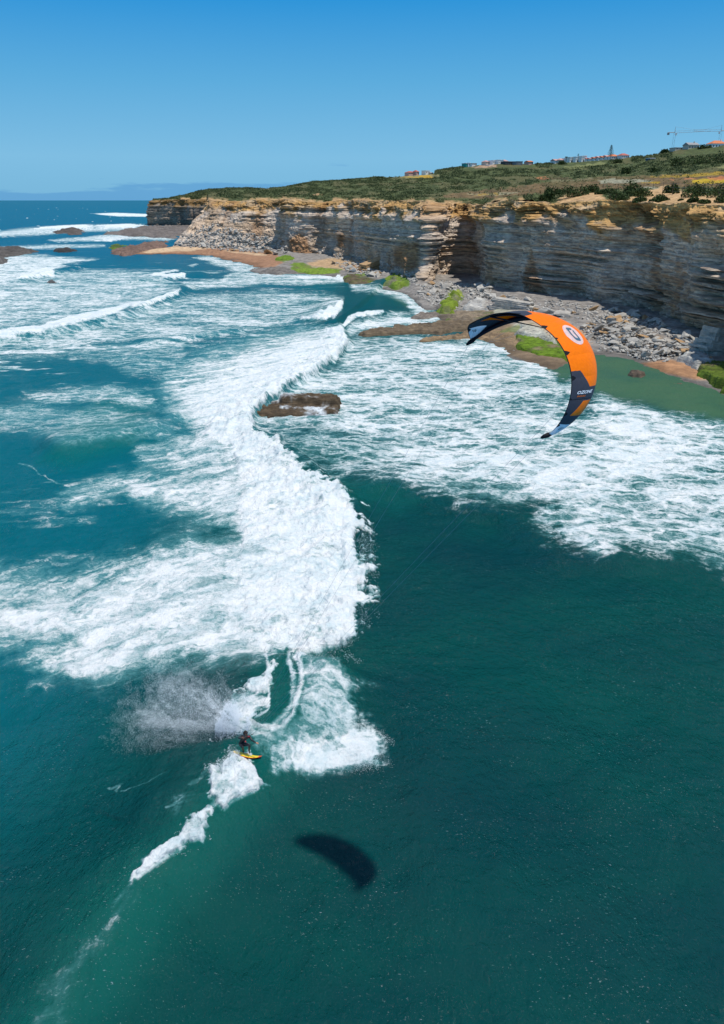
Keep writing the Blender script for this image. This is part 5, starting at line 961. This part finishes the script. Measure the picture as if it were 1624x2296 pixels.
# ================================================================== SPRAY
def spray():
    rg = np.random.default_rng(11); pos = []; siz = []
    def cloud(n, pts, poly, dy, soft, zmax=4, szr=(.006, .020), core=None, gam=1.):
        p = np.array(poly); k = 0
        while k < n:
            m = 60000; x = rg.uniform(p[:, 0].min()-soft, p[:, 0].max()+soft, m); y = rg.uniform(p[:, 1].min()-soft, p[:, 1].max()+soft, m)
            d = pmask(x+(fbm(x/26, y/26, 2., 5, .6)-.5)*110, y+(fbm(x/26+9, y/26, 2., 5, .6)-.5)*110, poly, soft)
            if core is not None: d = d*(.16+.7*np.exp(-np.hypot((x-core[0])/core[2], (y-core[1])/core[3])**1.5))
            an_ = np.arctan2(y-1645, x-560); rr_ = np.hypot(x-560, y-1645); d *= .45+.9*sst(.36, .66, .6*fbm(an_*7, rr_/70, 5., 4, .6)+.4*fbm(x/14, y/12, 2., 4, .6))
            s = rg.random(m) < d; x, y = x[s], y[s]; Y = rg.uniform(*dy, len(x)); P = atY(x, y, Y); ok = (P[:, 2] > .1) & (P[:, 2] < zmax); pos.append(P[ok]); siz.append(rg.uniform(0, 1, ok.sum())**3*(szr[1]-szr[0])+szr[0]); k += ok.sum()
    cloud(200000, None, z7((330,210),(500,260),(640,340),(730,400),(690,500),(690,600),(600,660),(420,690),(260,680),(180,600),(90,520),(170,380),(280,330)), (32.2, 36), 60, 4.5, (.003, .0085), core=((232.7+600*.43), 1425+450*.43, 150, 95))
    cloud(16000, None, z7((560,400),(650,340),(760,390),(770,440),(690,480),(660,560),(640,620),(600,600)), (32, 33.8), 12, 3)
    cloud(16000, None, z7((640,600),(700,600),(760,650),(800,720),(800,800),(700,860),(560,930),(520,860),(540,740)), (29.5, 32), 14, 2.3)
    cloud(3500, None, z7((1280,440),(1450,540),(1440,700),(1250,740),(1100,780),(1200,680)), (31, 35), 30, 1.6, (.005, .014))
    cloud(3500, None, [(790,1090),(815,1120),(832,1200),(838,1300),(825,1380),(800,1440),(760,1480),(700,1480),(790,1380),(800,1250)], (38, 60), 14, 1.9, (.006, .022))
    cloud(3000, None, z7((180,1240),(350,1120),(460,1000),(540,930),(550,1000),(480,1140),(380,1220)), (24.5, 29), 14, 1.6)
    C = np.concatenate(pos); s = np.concatenate(siz)[:, None]; n = len(C); d = np.array([(1,1,1),(1,-1,-1),(-1,1,-1),(-1,-1,1)])*.8
    V = (C[:, None]+d[None]*s[:, None]*rg.uniform(.6, 1.3, (n, 4, 1))).reshape(-1, 3); i = np.arange(n)[:, None]*4; f = np.concatenate([i+[0,1,2], i+[0,3,1], i+[0,2,3], i+[1,3,2]]).reshape(-1, 3)
    m = NT('spray_water'); m.set(color=(.92, .95, .97, 1), rough=.5, spec=.4); t = m.n('ShaderNodeBsdfTranslucent', {0: (.95, .97, 1, 1)}); x = m.n('ShaderNodeMixShader', {0: .5, 1: m.b.outputs[0], 2: t.outputs[0]}); m.t.links.new(x.outputs[0], m.o.inputs[0])
    tag(link('spray', npmesh('spray', V, f, False), None, [m.m]), 'cloud of fine white spray thrown up behind the rider and along the breaking wave', 'spray', kind='stuff')
spray()
